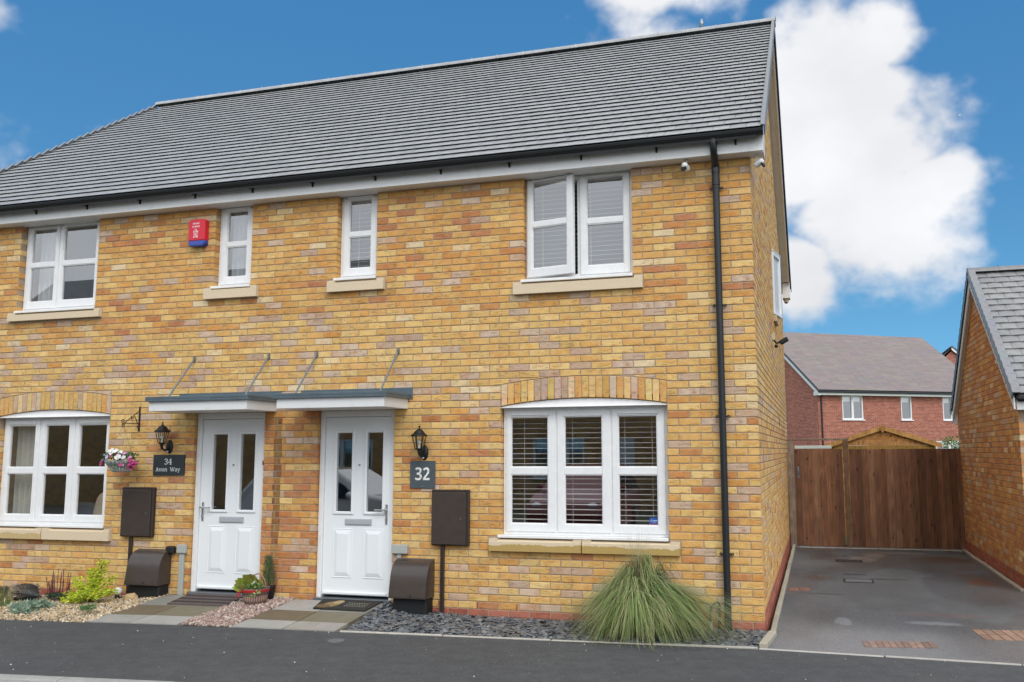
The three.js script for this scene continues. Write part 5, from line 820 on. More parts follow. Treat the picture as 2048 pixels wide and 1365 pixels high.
function gasBox(x0, x1, yb, label) {
  const t = thing('gas_meter_box', label, 'meter box', 0, yb, 0, 'curved gas meter boxes by the doors'), prof = [[0.002, 0.56], [0.035, 0.562], [0.04, 0.552], [0.075, 0.545], [0.115, 0.525], [0.15, 0.49], [0.178, 0.445], [0.197, 0.39], [0.21, 0.32], [0.224, 0.24], [0.235, 0.185], [0.232, 0.172], [0.2, 0.17], [0.002, 0.17]];
  const m = new THREE.Matrix4().makeRotationY(Math.PI / 2), g = new GB().at(m); const P = prof.map((p) => [-p[0], p[1]]);
  const smoothFace = () => { for (let i = 0; i + 1 < prof.length; i++) { const a = prof[i], b = prof[i + 1]; const nrm = (k) => { const p = prof[Math.max(0, k - 1)], q = prof[Math.min(prof.length - 1, k + 1)], dz = q[0] - p[0], dy = q[1] - p[1], l = Math.hypot(dz, dy); return [0, dz / l, -dy / l]; }; const sm = i > 1 && i < 10; const q = [[x0, a[1], a[0]], [x0, b[1], b[0]], [x1, b[1], b[0]], [x1, a[1], a[0]]]; g.at(null); g.face(q, sm ? [nrm(i), nrm(i + 1), nrm(i + 1), nrm(i)] : undefined); } };
  smoothFace(); for (const x of [x0, x1]) { const ring = prof.map((p) => [x, p[1], p[0]]), list = []; for (let i = 1; i + 1 < ring.length; i++) { const tri = [[x, 0.17, 0.002], ring[i - 1], ring[i]]; g.face(x === x1 ? tri.reverse() : tri); } }
  mesh('hood', g, M.brownGloss, t);
  mesh('base', new GB().box(x0 + 0.02, x1 - 0.012, -0.03, 0.169, 0.003, 0.175, 0.012), M.rubber, t);
  mesh('lock', cyl(0.009, 0.009, 0.006, 0, 0, 0, 10).rotateX(Math.PI / 2).translate((x0 + x1) / 2 + 0.04, 0.2, 0.233), M.rubber, t);
}
gasBox(-3.835, -3.415, -0.062, 'dark brown curved gas meter box right of the right door');
gasBox(-7.20, -6.755, -0.045, 'dark brown curved gas meter box left of the left door');
{ const t = thing('junction_box', 'grey junction box partly behind the right gas meter box', 'junction box', 0, 0, 0, 'grey junction boxes'); mesh('box', new GB().box(-3.905, -3.72, 0.545, 0.640, 0.001, 0.05, 0.006), M.greyPlastic, t); mesh('conduit', new GB().box(-3.85, -3.80, bedY(-3.83, 0) - 0.02, 0.544, 0.001, 0.028, 0.004), M.greyPlastic, t); }
{ const t = thing('junction_box', 'grey junction box on a conduit left of the left door', 'junction box', 0, 0, 0, 'grey junction boxes'); mesh('box', new GB().box(-6.652, -6.538, 0.478, 0.575, 0.001, 0.05, 0.006), M.greyPlastic, t); mesh('conduit', new GB().box(-6.632, -6.566, bedY(-6.6, 0) - 0.02, 0.477, 0.001, 0.03, 0.004), M.greyPlastic, t); }
tag(mesh('outdoor_socket', new GB().box(-6.80, -6.69, 0.468, 0.555, 0.001, 0.06, 0.012).box(-6.79, -6.70, 0.478, 0.545, 0.06, 0.068, 0.004), M.rubber), 'black outdoor socket above the left gas meter box', 'socket');
tag(mesh('doorbell', new GB().box(-5.603, -5.583, 1.49, 1.54, -0.05, -0.035, 0.003), M.rubber), 'small black bell push on the left door frame', 'doorbell');
{ const t = thing('garden_tap', 'hose connector with yellow end by the downpipe', 'hose', -0.50, bedY(-0.5, 0.1), 0.1); mesh('connector', merge([cyl(0.016, 0.02, 0.035, 0, 0.06, 0), cyl(0.02, 0.016, 0.03, 0, 0.03, 0)]), M.greyPlastic, t); mesh('collar', cyl(0.015, 0.016, 0.04, 0, -0.01, 0), mat(lin(0xd9b11c), 0.5), t); mesh('pipe', tubeGeo([[0, 0.09, 0], [0, 0.18, 0], [0.02, 0.24, -0.03], [0.075, 0.26, -0.06], [0.08, 0.2, -0.065], [0.08, -0.02, -0.06]], 0.012, 24, 8), M.rubber, t); }

// ---------------------------------------------------------------- cameras and lights under the eaves and on the gable
function camera_(x, y, z, yaw, label) { const t = thing('security_camera', label, 'security camera', x, y, z, 'white security cameras under the eaves'); t.rotation.y = yaw; mesh('mount', merge([cyl(0.022, 0.026, 0.012, 0, 0.075, -0.01), rodGeo([0, 0.08, -0.01], [0, 0.03, -0.01], 0.008)]), M.white, t); mesh('body', new THREE.CapsuleGeometry(0.034, 0.045, 6, 18).rotateX(1.15).translate(0, -0.005, 0.01), M.white, t); mesh('lens', new THREE.CylinderGeometry(0.030, 0.030, 0.014, 18).rotateX(1.15).translate(0, -0.031, 0.056), M.rubber, t); }
camera_(-0.63, 4.512, 0.10, -0.35, 'white security camera under the eaves beside the downpipe');
camera_(0.085, 4.50, 0.05, 1.1, 'white security camera at the corner of the eaves');
{ const t = thing('security_camera', 'pale dome camera under the far end of the gable', 'security camera', 0.075, 4.56, -8.70, 'white security cameras under the eaves'); mesh('body', merge([cyl(0.055, 0.055, 0.03, 0, -0.03, 0), new THREE.SphereGeometry(0.045, 16, 12).translate(0, -0.05, 0.02)]), mat(lin(0xc9bca8), 0.5), t); mesh('lens', new THREE.SphereGeometry(0.02, 10, 8).translate(0.0, -0.07, 0.045), M.rubber, t); }
{ const t = thing('floodlight', 'small black floodlight with sensor on the gable wall', 'floodlight', 0, 3.12, -3.6); mesh('back_box', new GB().color(S(190, 182, 160)).box(0.001, 0.04, 0.02, 0.12, -0.045, 0.045, 0.004), M.plain, t); mesh('arm', tubeGeo([[0.03, 0.02, 0], [0.06, -0.02, 0], [0.10, -0.01, -0.02], [0.12, -0.02, -0.03]], 0.014, 16, 8), M.rubber, t); mesh('lamp_head', new GB().at(new THREE.Matrix4().makeRotationZ(0.5).setPosition(0.16, 0.01, -0.04)).box(-0.06, 0.06, -0.03, 0.03, -0.05, 0.05, 0.01), M.rubber, t); mesh('sensor', new THREE.SphereGeometry(0.026, 12, 10).translate(0.055, -0.065, 0), M.rubber, t); }
// ---------------------------------------------------------------- door mats and planted basket
{
  const t = thing('door_mat', 'striped brown door mat at the left door', 'door mat', 0, 0, 0), y = (x, z) => bedY(x, z) + 0.008, q = [[-6.42, 0.055], [-5.70, 0.055], [-5.66, 0.44], [-6.40, 0.47]];
  for (let i = 0; i < 7; i++) { const a = (k) => [mix(q[0][0], q[3][0], k), mix(q[0][1], q[3][1], k)], b = (k) => [mix(q[1][0], q[2][0], k), mix(q[1][1], q[2][1], k)], k0 = i / 7, k1 = (i + 0.97) / 7, P = [a(k1), b(k1), b(k0), a(k0)]; const g = new GB().color(i % 2 ? [0.045, 0.035, 0.035] : [0.16, 0.115, 0.10]); const top = P.map((v) => [v[0], y(...v) + 0.012, v[1]]), low = P.map((v) => [v[0], y(...v), v[1]]); g.face(top); for (let e = 0; e < 4; e++) { const f = (e + 1) % 4; g.face([low[e], low[f], top[f], top[e]]); } mesh('stripe', g, mat(0xffffff, 0.95, { vertexColors: true, map: scaled(sandTex, 5), bumpMap: scaled(sandBump, 14), bumpScale: 0.003 }), t); }
}
{
  const q = [[-4.72, 0.03], [-4.00, 0.03], [-4.03, 0.37], [-4.64, 0.37]], g = new GB(), y = (v) => bedY(...v) + 0.008, P = [q[3], q[2], q[1], q[0]], top = P.map((v) => [v[0], y(v) + 0.013, v[1]]), low = P.map((v) => [v[0], y(v), v[1]]);
  g.face(top); for (let e = 0; e < 4; e++) { const f = (e + 1) % 4; g.face([low[e], low[f], top[f], top[e]]); }
  const geo = g.geo(), p = geo.attributes.position, uv = geo.attributes.uv; for (let i = 0; i < p.count; i++) uv.setXY(i, clamp((p.getX(i) + 4.72) / 0.72, 0.01, 0.99), clamp(1 - (p.getZ(i) - 0.03) / 0.34, 0.01, 0.99));
  tag(mesh('door_mat', geo, mat(0xffffff, 0.97, { bumpMap: scaled(sandBump, 20), bumpScale: 0.003, map: canvasTex(512, 256, (c, w, h) => { c.fillStyle = '#2b2822'; c.fillRect(0, 0, w, h); const r = rng(6); for (let i = 0; i < 5000; i++) { c.fillStyle = r() < 0.5 ? 'rgba(70,64,52,0.5)' : 'rgba(14,12,10,0.5)'; c.fillRect(r() * w, r() * h, 3, 2); } c.fillStyle = '#8a7350'; c.beginPath(); c.ellipse(150, 140, 62, 78, 0.4, 0, 7); c.fill(); c.fillStyle = '#a8946c'; c.beginPath(); c.ellipse(180, 80, 40, 46, 0.3, 0, 7); c.fill(); c.fillStyle = '#6d5634'; c.beginPath(); c.ellipse(105, 190, 60, 40, 0.2, 0, 7); c.fill(); c.strokeStyle = '#9a9484'; c.lineWidth = 4; for (const yy of [92, 130, 168]) { c.beginPath(); c.moveTo(268, yy); for (let k = 0; k < 26; k++) c.lineTo(268 + k * 7, yy + Math.sin(k * 2.1 + yy) * 9); c.stroke(); } }) })), 'dark door mat with a pale picture at the right door', 'door mat');
}
{
  const x = -5.44, z = 0.24, y = bedY(x, z) + 0.004, t = thing('planted_basket', 'brown wicker basket of leafy plants with red ribbon', 'planter', x, y, z), r = rng(71);
  const weave = tex(256, 128, (u, v) => { const row = Math.floor(v / 12), s = Math.sin((u / 256) * 6.283 * 16 + (row % 2) * Math.PI), e = Math.sin((v % 12) / 12 * Math.PI); return grey(0.42 + 0.36 * e + 0.2 * s * e); }, true); weave.repeat.set(2, 1); const wb = weave.clone(); wb.colorSpace = THREE.NoColorSpace; wb.needsUpdate = true;
  mesh('basket', lathe([[0, 0], [0.115, 0], [0.122, 0.01], [0.148, 0.155], [0.152, 0.165], [0.14, 0.165], [0.11, 0.03], [0, 0.03]], 36), mat(lin(0xc8a392), 0.9, { map: weave, bumpMap: wb, bumpScale: 0.006 }), t);
  mesh('soil', new THREE.CylinderGeometry(0.135, 0.13, 0.02, 20).translate(0, 0.14, 0), mat(lin(0x241a14), 1), t);
  mesh('handle', tubeGeo([[0.145, 0.16, 0.02], [0.13, 0.25, 0.03], [0.07, 0.315, 0.035], [0.0, 0.30, 0.04]], 0.007, 20, 7), mat(lin(0x96776a), 0.9), t);
  const rb = (pts) => { const l = new Leaves(); l.blade(pts, 0.026, [0.50, 0.02, 0.03], [0.45, 0.02, 0.03]); return l.geo(); };
  mesh('ribbon', merge([new THREE.CylinderGeometry(0.1525, 0.150, 0.024, 36, 1, true).translate(0, 0.14, 0), new THREE.TorusGeometry(0.022, 0.008, 6, 14).scale(1.5, 1, 1).translate(-0.13, 0.14, 0.09), rodGeo([-0.14, 0.14, 0.09], [-0.165, 0.06, 0.12], 0.006, 6), rodGeo([-0.13, 0.14, 0.1], [-0.12, 0.07, 0.125], 0.006, 6)]), mat(lin(0xb01822), 0.5), t);
  let lv = new Leaves(); for (const [a, b, c, L, ang] of [[-0.06, 0.2, 0.06, 0.13, 2.6], [-0.02, 0.24, 0.04, 0.15, 1.9], [0.03, 0.22, 0.05, 0.13, 0.9], [-0.1, 0.18, 0.08, 0.11, 2.9], [0.02, 0.2, 0.09, 0.10, 0.2], [-0.05, 0.25, 0.0, 0.13, 2.2], [-0.04, 0.18, 0.11, 0.1, 2.0], [-0.09, 0.21, 0.05, 0.13, 2.4], [-0.12, 0.19, 0.03, 0.11, 2.8], [0.0, 0.26, 0.03, 0.14, 1.5], [0.05, 0.25, 0.05, 0.12, 1.1], [-0.07, 0.23, 0.08, 0.12, 2.1], [-0.02, 0.21, 0.1, 0.11, 1.7], [0.08, 0.24, 0.03, 0.11, 0.5]]) { const d = V(Math.cos(ang), Math.sin(ang) * 0.8, 0.35).normalize(); lv.leaf(V(a, b - 0.03, c), d, V().crossVectors(d, V(0.1, 0.3, 1).normalize()).normalize(), L, L * 0.62, vary(r() < 0.6 ? [0.36, 0.44, 0.05] : [0.42, 0.40, 0.08], r, 0.15), 0.5, 5); }
  for (let i = 0; i < 6; i++) clump(lv, r, -0.12 + i * 0.045, 0.18, 0.07 + 0.04 * r(), 0.055, 40, 0.026, 0.016, [[0.09, 0.20, 0.04], [0.16, 0.28, 0.05], [0.30, 0.40, 0.12]], 0.4);
  for (let i = 0; i < 5; i++) clump(lv, r, 0.06 + 0.02 * i, 0.09 + 0.015 * i, 0.14, 0.03, 9, 0.024, 0.018, [[0.20, 0.32, 0.08], [0.40, 0.46, 0.20]], 0);
  mesh('foliage', lv.geo(), M.leaf, t);
  lv = new Leaves(); const c = thing('dwarf_conifer', 'small pointed conifer in a dark pot behind the wicker basket', 'conifer', x + 0.06, bedY(-5.36, 0.1), 0.085);
  for (let i = 0; i < 1500; i++) { const h = r(), rad = 0.10 * (1 - h * 0.7) * (0.5 + 0.5 * r()), a = r() * 6.283, d = V(Math.cos(a) * 0.35, 1, Math.sin(a) * 0.35).normalize(); lv.leaf(V(Math.cos(a) * rad - 0.02 * (i % 2), 0.16 + h * 0.30, Math.sin(a) * rad), d, V(-Math.sin(a), 0, Math.cos(a)), 0.045, 0.007, vary(r() < 0.5 ? [0.05, 0.13, 0.045] : [0.09, 0.19, 0.06], r), 0, 1); }
  mesh('crown', lv.geo(), M.leaf, c); mesh('trunk', cyl(0.01, 0.006, 0.26, 0, 0.1, 0, 8), mat(lin(0x4a3828), 0.9), c); mesh('pot', lathe([[0, 0], [0.055, 0], [0.075, 0.14], [0.08, 0.145], [0.07, 0.145], [0.06, 0.1], [0, 0.1]], 20), M.rubber, c);
}

// ---------------------------------------------------------------- gate and fence across the end of the drive
{
  const r = rng(88), ZF = -7.93, BROWN = [[0.32, 0.155, 0.085], [0.38, 0.195, 0.112], [0.27, 0.128, 0.070], [0.44, 0.245, 0.145], [0.34, 0.165, 0.088], [0.26, 0.125, 0.072]];
  const board = (parent, x, w, y0, y1, z) => {                  // feather edged board, thick on its right
    const c = BROWN[Math.floor(r() * 6)], k = 0.86 + 0.5 * r(), g = new GB().color(c.map((v) => v * k)), h = y1 - y0, P = [[0, 0], [w, 0.0], [w, 0.022], [0, 0.005]];
    const a = (p, y) => [p[0], y, p[1]]; g.face([a(P[3], 0), a(P[2], 0), a(P[2], h), a(P[3], h)]); g.face([a(P[2], 0), a(P[1], 0), a(P[1], h), a(P[2], h)]); g.face([a(P[0], 0), a(P[3], 0), a(P[3], h), a(P[0], h)]); g.face([a(P[1], 0), a(P[0], 0), a(P[0], h), a(P[1], h)]); g.face([a(P[0], h), a(P[3], h), a(P[2], h), a(P[1], h)]);
    const geo = g.geo(), uv = geo.attributes.uv, ou = r(), ov = r(); for (let i = 0; i < uv.count; i++) uv.setXY(i, uv.getX(i) * 1.1 + ou, uv.getY(i) * 0.55 + ov);
    const m = mesh('board', geo, M.fence, parent); m.position.set(x, y0, z + rr(-0.002, 0.002)); m.rotation.z = (r() - 0.5) * 0.006; return m;
  };
  const post = (parent, x0, x1, y1, z0, z1, c = [0.16, 0.095, 0.06], nm = 'post') => { const g = new GB().color(c).off(r(), r()).box(x0, x1, YG - 0.02, y1, z0, z1, 0.006).geo(); return mesh(nm, g, M.fence, parent); };
  const gate = thing('timber_gate', 'brown vertical board garden gate beside the gable wall', 'gate', 0, 0, 0);
  for (let i = 0; i < 8; i++) board(gate, 0.128 + i * 0.1035, 0.115, -0.075, 1.645 + (i % 3) * 0.002, ZF - 0.002);
  mesh('ledge', new GB().color([0.13, 0.08, 0.05]).box(0.16, 0.96, 0.2, 0.3, ZF - 0.05, ZF - 0.012, 0.004).box(0.16, 0.96, 1.35, 1.45, ZF - 0.05, ZF - 0.012, 0.004), M.fence, gate);
  mesh('latch', new GB().color(S(180, 182, 178)).box(0.178, 0.213, 1.13, 1.335, ZF + 0.014, ZF + 0.022, 0.003), M.galv, gate); mesh('pull', new GB().color([0.02, 0.02, 0.02]).box(0.19, 0.201, 1.17, 1.25, ZF + 0.022, ZF + 0.03, 0.002), M.rubber, gate);
  const frame = thing('gate_frame', 'weathered timber posts and top rail around the gate', 'gate frame', 0, 0, 0);
  post(frame, 0.02, 0.125, 1.795, ZF - 0.06, ZF + 0.05, [0.46, 0.36, 0.28]); post(frame, 0.985, 1.075, 1.80, ZF - 0.06, ZF + 0.04, [0.30, 0.18, 0.11]); mesh('top_rail', new GB().color([0.44, 0.33, 0.25]).box(0.015, 1.085, 1.802, 1.84, ZF - 0.06, ZF + 0.03, 0.004), M.fence, frame);
  const fence = thing('timber_fence', 'brown vertical board fence closing off the driveway', 'fence', 0, 0, 0);
  for (let i = 0, x = 1.08; x < 2.86; i++) { const w = 0.098 + r() * 0.012; board(fence, x, Math.min(w + 0.012, 2.925 - x), -0.075 + r() * 0.008, 1.638 + r() * 0.008, ZF); x += w; }
  mesh('rail', new GB().color([0.13, 0.08, 0.05]).box(1.08, 2.92, 0.25, 0.33, ZF - 0.06, ZF - 0.01).box(1.08, 2.92, 1.3, 1.38, ZF - 0.06, ZF - 0.01), M.fence, fence); mesh('gravel_board', new GB().color([0.5, 0.46, 0.38]).box(1.08, 2.92, YG - 0.02, -0.08, ZF - 0.03, ZF + 0.012), M.fence, fence);
  tag(mesh('garden_rail', new GB().color([0.62, 0.68, 0.62]).box(0.13, 0.80, 1.655, 1.712, -8.62, -8.56, 0.004).box(0.34, 0.40, -0.13, 1.655, -8.61, -8.57).box(0.62, 0.68, -0.13, 1.655, -8.61, -8.57), M.plain), 'pale green rail showing over the top of the gate', 'rail');

  // shed: orange timber gable over the fence
  const shed = thing('garden_shed', 'orange timber shed gable rising behind the fence', 'shed', 0, 0, -10.5), OR = [[0.86, 0.46, 0.14], [0.80, 0.41, 0.115], [0.92, 0.51, 0.165], [0.74, 0.37, 0.10]], ap = [1.84, 2.09];
  const slopeY = (x) => ap[1] - Math.abs(x - ap[0]) * 0.334;
  for (let k = 0, y = -0.12; y < 2.0; k++, y += 0.115) { const y1 = y + 0.112, half = Math.min(0.98, y1 > 1.7 ? (ap[1] - 0.035 - y1) / 0.334 : 0.98), half0 = Math.min(0.98, (ap[1] - 0.035 - y) / 0.334); if (half0 < 0.05) break; const c = OR[k % 4], h = Math.max(half, 0.02), m = mesh('board', new GB().color(c.map((v) => v * rr(0.85, 1.1))).off(r(), r()).prism([[ap[0] - half0, y], [ap[0] + half0, y], [ap[0] + h, y1], [ap[0] - h, y1]], -0.012, 0.004 + 0.003 * (k % 2)), M.fence, shed); }
  for (const s of [-1, 1]) {
    mesh('barge_board', new GB().color(OR[2]).off(r(), r()).prism((s > 0 ? (p) => p : (p) => p.reverse())([[ap[0], ap[1] - 0.06], [ap[0] + s * 1.12, ap[1] - 0.06 - 1.12 * 0.334], [ap[0] + s * 1.12, ap[1] + 0.035 - 1.12 * 0.334], [ap[0], ap[1] + 0.035]]), 0.03, 0.055), M.fence, shed);
    mesh('roof', new GB().color([0.08, 0.08, 0.075]).prism((s > 0 ? (p) => p : (p) => p.reverse())([[ap[0], ap[1] + 0.01], [ap[0] + s * 1.12, ap[1] + 0.01 - 1.12 * 0.334], [ap[0] + s * 1.12, ap[1] + 0.03 - 1.12 * 0.334], [ap[0], ap[1] + 0.03]]), -2.4, 0.029), M.matt, shed);
    mesh('side_wall', new GB().color(OR[1]).box(ap[0] + s * 0.97, ap[0] + s * 0.99, -0.12, 1.72, -2.3, -0.013), M.fence, shed);
  }
  mesh('finial', new GB().color([0.72, 0.36, 0.11]).prism([[ap[0], ap[1] - 0.13], [ap[0] + 0.06, ap[1] - 0.02], [ap[0], ap[1] + 0.07], [ap[0] - 0.06, ap[1] - 0.02]], 0.056, 0.074), M.fence, shed);
  { const lv = new Leaves(), q = rng(97), t = thing('garden_bush', 'green leafy bush peeping over the fence by the garage', 'bush', 0, 0, 0); for (let i = 0; i < 60; i++) { const a = q() * 6.283, d = Math.sqrt(q()); clump(lv, q, 3.3 + Math.cos(a) * d * 0.42, 1.1 + q() * 0.75, -10.4 + Math.sin(a) * d * 0.4, 0.12, 20, 0.06, 0.03, [[0.16, 0.27, 0.06], [0.24, 0.36, 0.10], [0.10, 0.19, 0.05]], 0.4); } mesh('crown', lv.geo(), M.leaf, t); mesh('trunk', merge([cyl(0.03, 0.02, 1.5, 3.3, -0.13, -10.4, 8), rodGeo([3.3, 0.7, -10.4], [3.55, 1.5, -10.3], 0.014), rodGeo([3.3, 0.7, -10.4], [3.0, 1.5, -10.5], 0.014)]), mat(lin(0x4a3a2a), 0.9), t); }
}
// ---------------------------------------------------------------- brick garage on the right
{
  const G = thing('brick_garage', 'orange brick garage with grey tiled roof right of the driveway', 'garage', 0, 0, 0), xw = 2.93, zf = -3.15, zb = -8.02, ridge = [-5.56, 4.26], W = 3.4, ev = 2.30, k = (ridge[1] - 0.05 - ev) / (zf - ridge[0]);
  const top = (z) => Math.min(ev + (zf - z) * k, ev + (z - zb) * k) + 0.02;
  const m = new THREE.Matrix4().makeTranslation(xw, 0, 0).multiply(new THREE.Matrix4().makeRotationY(-Math.PI / 2)); // local x = world z, faces -x
  const wallG = mesh('wall', merge([new THREE.ExtrudeGeometry(new THREE.Shape([[zb, -0.3], [zf, -0.3], [zf, ev], [ridge[0], ridge[1] - 0.04], [zb, ev]].map((p) => new THREE.Vector2(...p))), { depth: 0.2, bevelEnabled: false }).translate(0, 0, -0.207).applyMatrix4(m), new THREE.BoxGeometry(W, 2.9, 0.2).translate(xw + W / 2 + 0.21, 1.0, zf - 0.107), new THREE.BoxGeometry(W, 2.9, 0.2).translate(xw + W / 2 + 0.21, 1.0, zb + 0.107)]), M.mortar, G);
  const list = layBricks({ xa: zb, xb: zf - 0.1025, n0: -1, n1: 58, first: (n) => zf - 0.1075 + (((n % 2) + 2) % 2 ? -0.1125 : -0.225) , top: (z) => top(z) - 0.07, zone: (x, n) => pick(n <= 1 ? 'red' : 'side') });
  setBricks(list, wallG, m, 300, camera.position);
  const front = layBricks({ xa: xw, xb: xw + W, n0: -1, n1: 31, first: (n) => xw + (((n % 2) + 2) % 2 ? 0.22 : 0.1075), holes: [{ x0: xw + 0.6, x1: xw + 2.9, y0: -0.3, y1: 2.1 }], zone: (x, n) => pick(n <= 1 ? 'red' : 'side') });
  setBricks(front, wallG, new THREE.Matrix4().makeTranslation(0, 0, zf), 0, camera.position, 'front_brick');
  mesh('garage_door', new GB().color([0.7, 0.7, 0.69]).box(xw + 0.6, xw + 2.9, -0.1, 2.1, zf - 0.07, zf - 0.005), M.plain, G);
  const ro = mesh('roof', new GB().at(new THREE.Matrix4().makeRotationY(Math.PI / 2)).color([0.03, 0.03, 0.03]).prism([[-zf - 0.16, ev - 0.10], [-ridge[0], ridge[1] - 0.10], [-ridge[0], ridge[1] - 0.02], [-zf - 0.16, ev - 0.02]], xw - 0.02, xw + W).prism([[-ridge[0], ridge[1] - 0.10], [-zb + 0.16, ev - 0.10], [-zb + 0.16, ev - 0.02], [-ridge[0], ridge[1] - 0.02]], xw - 0.02, xw + W), M.matt, G);
  const tiles = { x0: xw - 0.075, x1: xw + W, rows: 19, width: 0.2, tones: [[0.36, 0.363, 0.37], [0.335, 0.34, 0.35], [0.38, 0.38, 0.38], [0.35, 0.355, 0.365]], th: 0.012, gap: 0.022, lift: 0.004, verge: [[xw - 0.075, -1]], vergeTone: [0.34, 0.35, 0.375], cap: 0.085 };
  tileRoof(ro, { ...tiles, ze: zf + 0.17, ye: ev - 0.02, zr: ridge[0] + 0.03, yr: ridge[1], single: 200 });
  tileRoof(ro, { ...tiles, single: 0, cap: 0.04, x0: -xw - 0.6, x1: -xw + 0.075, verge: [[-xw + 0.075, 1]], vergeTone: [0.05, 0.05, 0.052], turn: new THREE.Matrix4().makeRotationY(Math.PI), ze: -zb + 0.17, ye: ev - 0.02, zr: -ridge[0] + 0.03, yr: ridge[1] });
  for (let i = 0; i < 8; i++) { const x = xw - 0.085 + i * 0.43, g = new GB().color([0.27, 0.27, 0.275]); for (let a = 0; a < 8; a++) { const p = (q, X) => [X, Math.cos(-1.3 + 2.6 * q / 8) * 0.11, Math.sin(-1.3 + 2.6 * q / 8) * 0.11]; g.face([p(a, x), p(a, x + 0.428), p(a + 1, x + 0.428), p(a + 1, x)].reverse()); } g.face(Array.from({ length: 9 }, (_, a) => [x, Math.cos(-1.3 + 2.6 * a / 8) * 0.11, Math.sin(-1.3 + 2.6 * a / 8) * 0.11])); g.box(x + 0.42, x + 0.436, 0.09, 0.125, -0.03, 0.03, 0.002); const t = mesh('ridge_tile', g, M.tile, ro); t.position.set(0, ridge[1] + 0.0, ridge[0]); }
  mesh('fascia', new GB().box(xw - 0.03, xw + W, ev - 0.20, ev - 0.06, zf + 0.10, zf + 0.12, 0.003).box(xw - 0.03, xw + W, ev - 0.20, ev - 0.19, zf + 0.0, zf + 0.10), M.fascia, G);
  mesh('gutter', new GB().box(xw - 0.04, xw + W, ev - 0.085, ev - 0.015, zf + 0.122, zf + 0.20, 0.018), M.blackPlastic, G);
  for (const s of [1, -1]) { const X = (z) => (s > 0 ? z : 2 * ridge[0] - z), P = [[X(zf + 0.15), ev - 0.19], [X(zf + 0.15), ev - 0.06], [X(ridge[0]), ridge[1] - 0.06], [X(ridge[0]), ridge[1] - 0.19]]; mesh('barge_board', new GB().prism(s > 0 ? P : P.slice().reverse(), 0.05, 0.068).at(null), M.fascia, G).applyMatrix4(m); mesh('barge_soffit', new GB().prism((s > 0 ? (q) => q : (q) => q.reverse())([[X(zf + 0.1), ev - 0.13], [X(zf + 0.1), ev - 0.11], [X(ridge[0]), ridge[1] - 0.12], [X(ridge[0]), ridge[1] - 0.14]]), -0.002, 0.05), M.fascia, G).applyMatrix4(m); }
  mesh('box_end', new GB().box(xw - 0.035, xw + 0.01, ev - 0.24, ev - 0.06, zb - 0.16, zb + 0.05, 0.003), M.fascia, G);
  mesh('side_wall', new THREE.BoxGeometry(0.2, 2.5, 4.4).translate(xw + W - 0.1, 1.0, (zf + zb) / 2), M.mortar, G);
}
// ---------------------------------------------------------------- brick pattern for walls too far off to tell the bricks apart
function farBrick(tones, joint) {
  const c = document.createElement('canvas'); c.width = 720; c.height = 720; const g = c.getContext('2d'), r = rng(17); g.fillStyle = joint; g.fillRect(0, 0, 720, 720);
  for (let n = 0; n < 24; n++) for (let i = -1; i < 9; i++) { const x = i * 90 + (n % 2) * 45, s = Math.floor(r() * tones.length); g.fillStyle = tones[s]; g.fillRect(x + 2, n * 30 + 2, 86, 26); if (i === -1) { g.fillRect(x + 722, n * 30 + 2, 86, 26); } }
  const t = new THREE.CanvasTexture(c); t.wrapS = t.wrapT = THREE.RepeatWrapping; t.repeat.set(1 / 1.8, 1 / 1.8); t.colorSpace = THREE.SRGBColorSpace; t.magFilter = THREE.LinearFilter; return t;
}
M.redWall = mat(0xffffff, 0.92, { map: farBrick(['#a25c46', '#9a5340', '#aa6752', '#904b3b', '#a05848', '#8a4a40'], '#c2a898') });
M.buffWall = mat(0xffffff, 0.92, { map: farBrick(['#cf9f5c', '#c28d4d', '#d6aa68', '#b47e48', '#b99a82'], '#a8967e') });
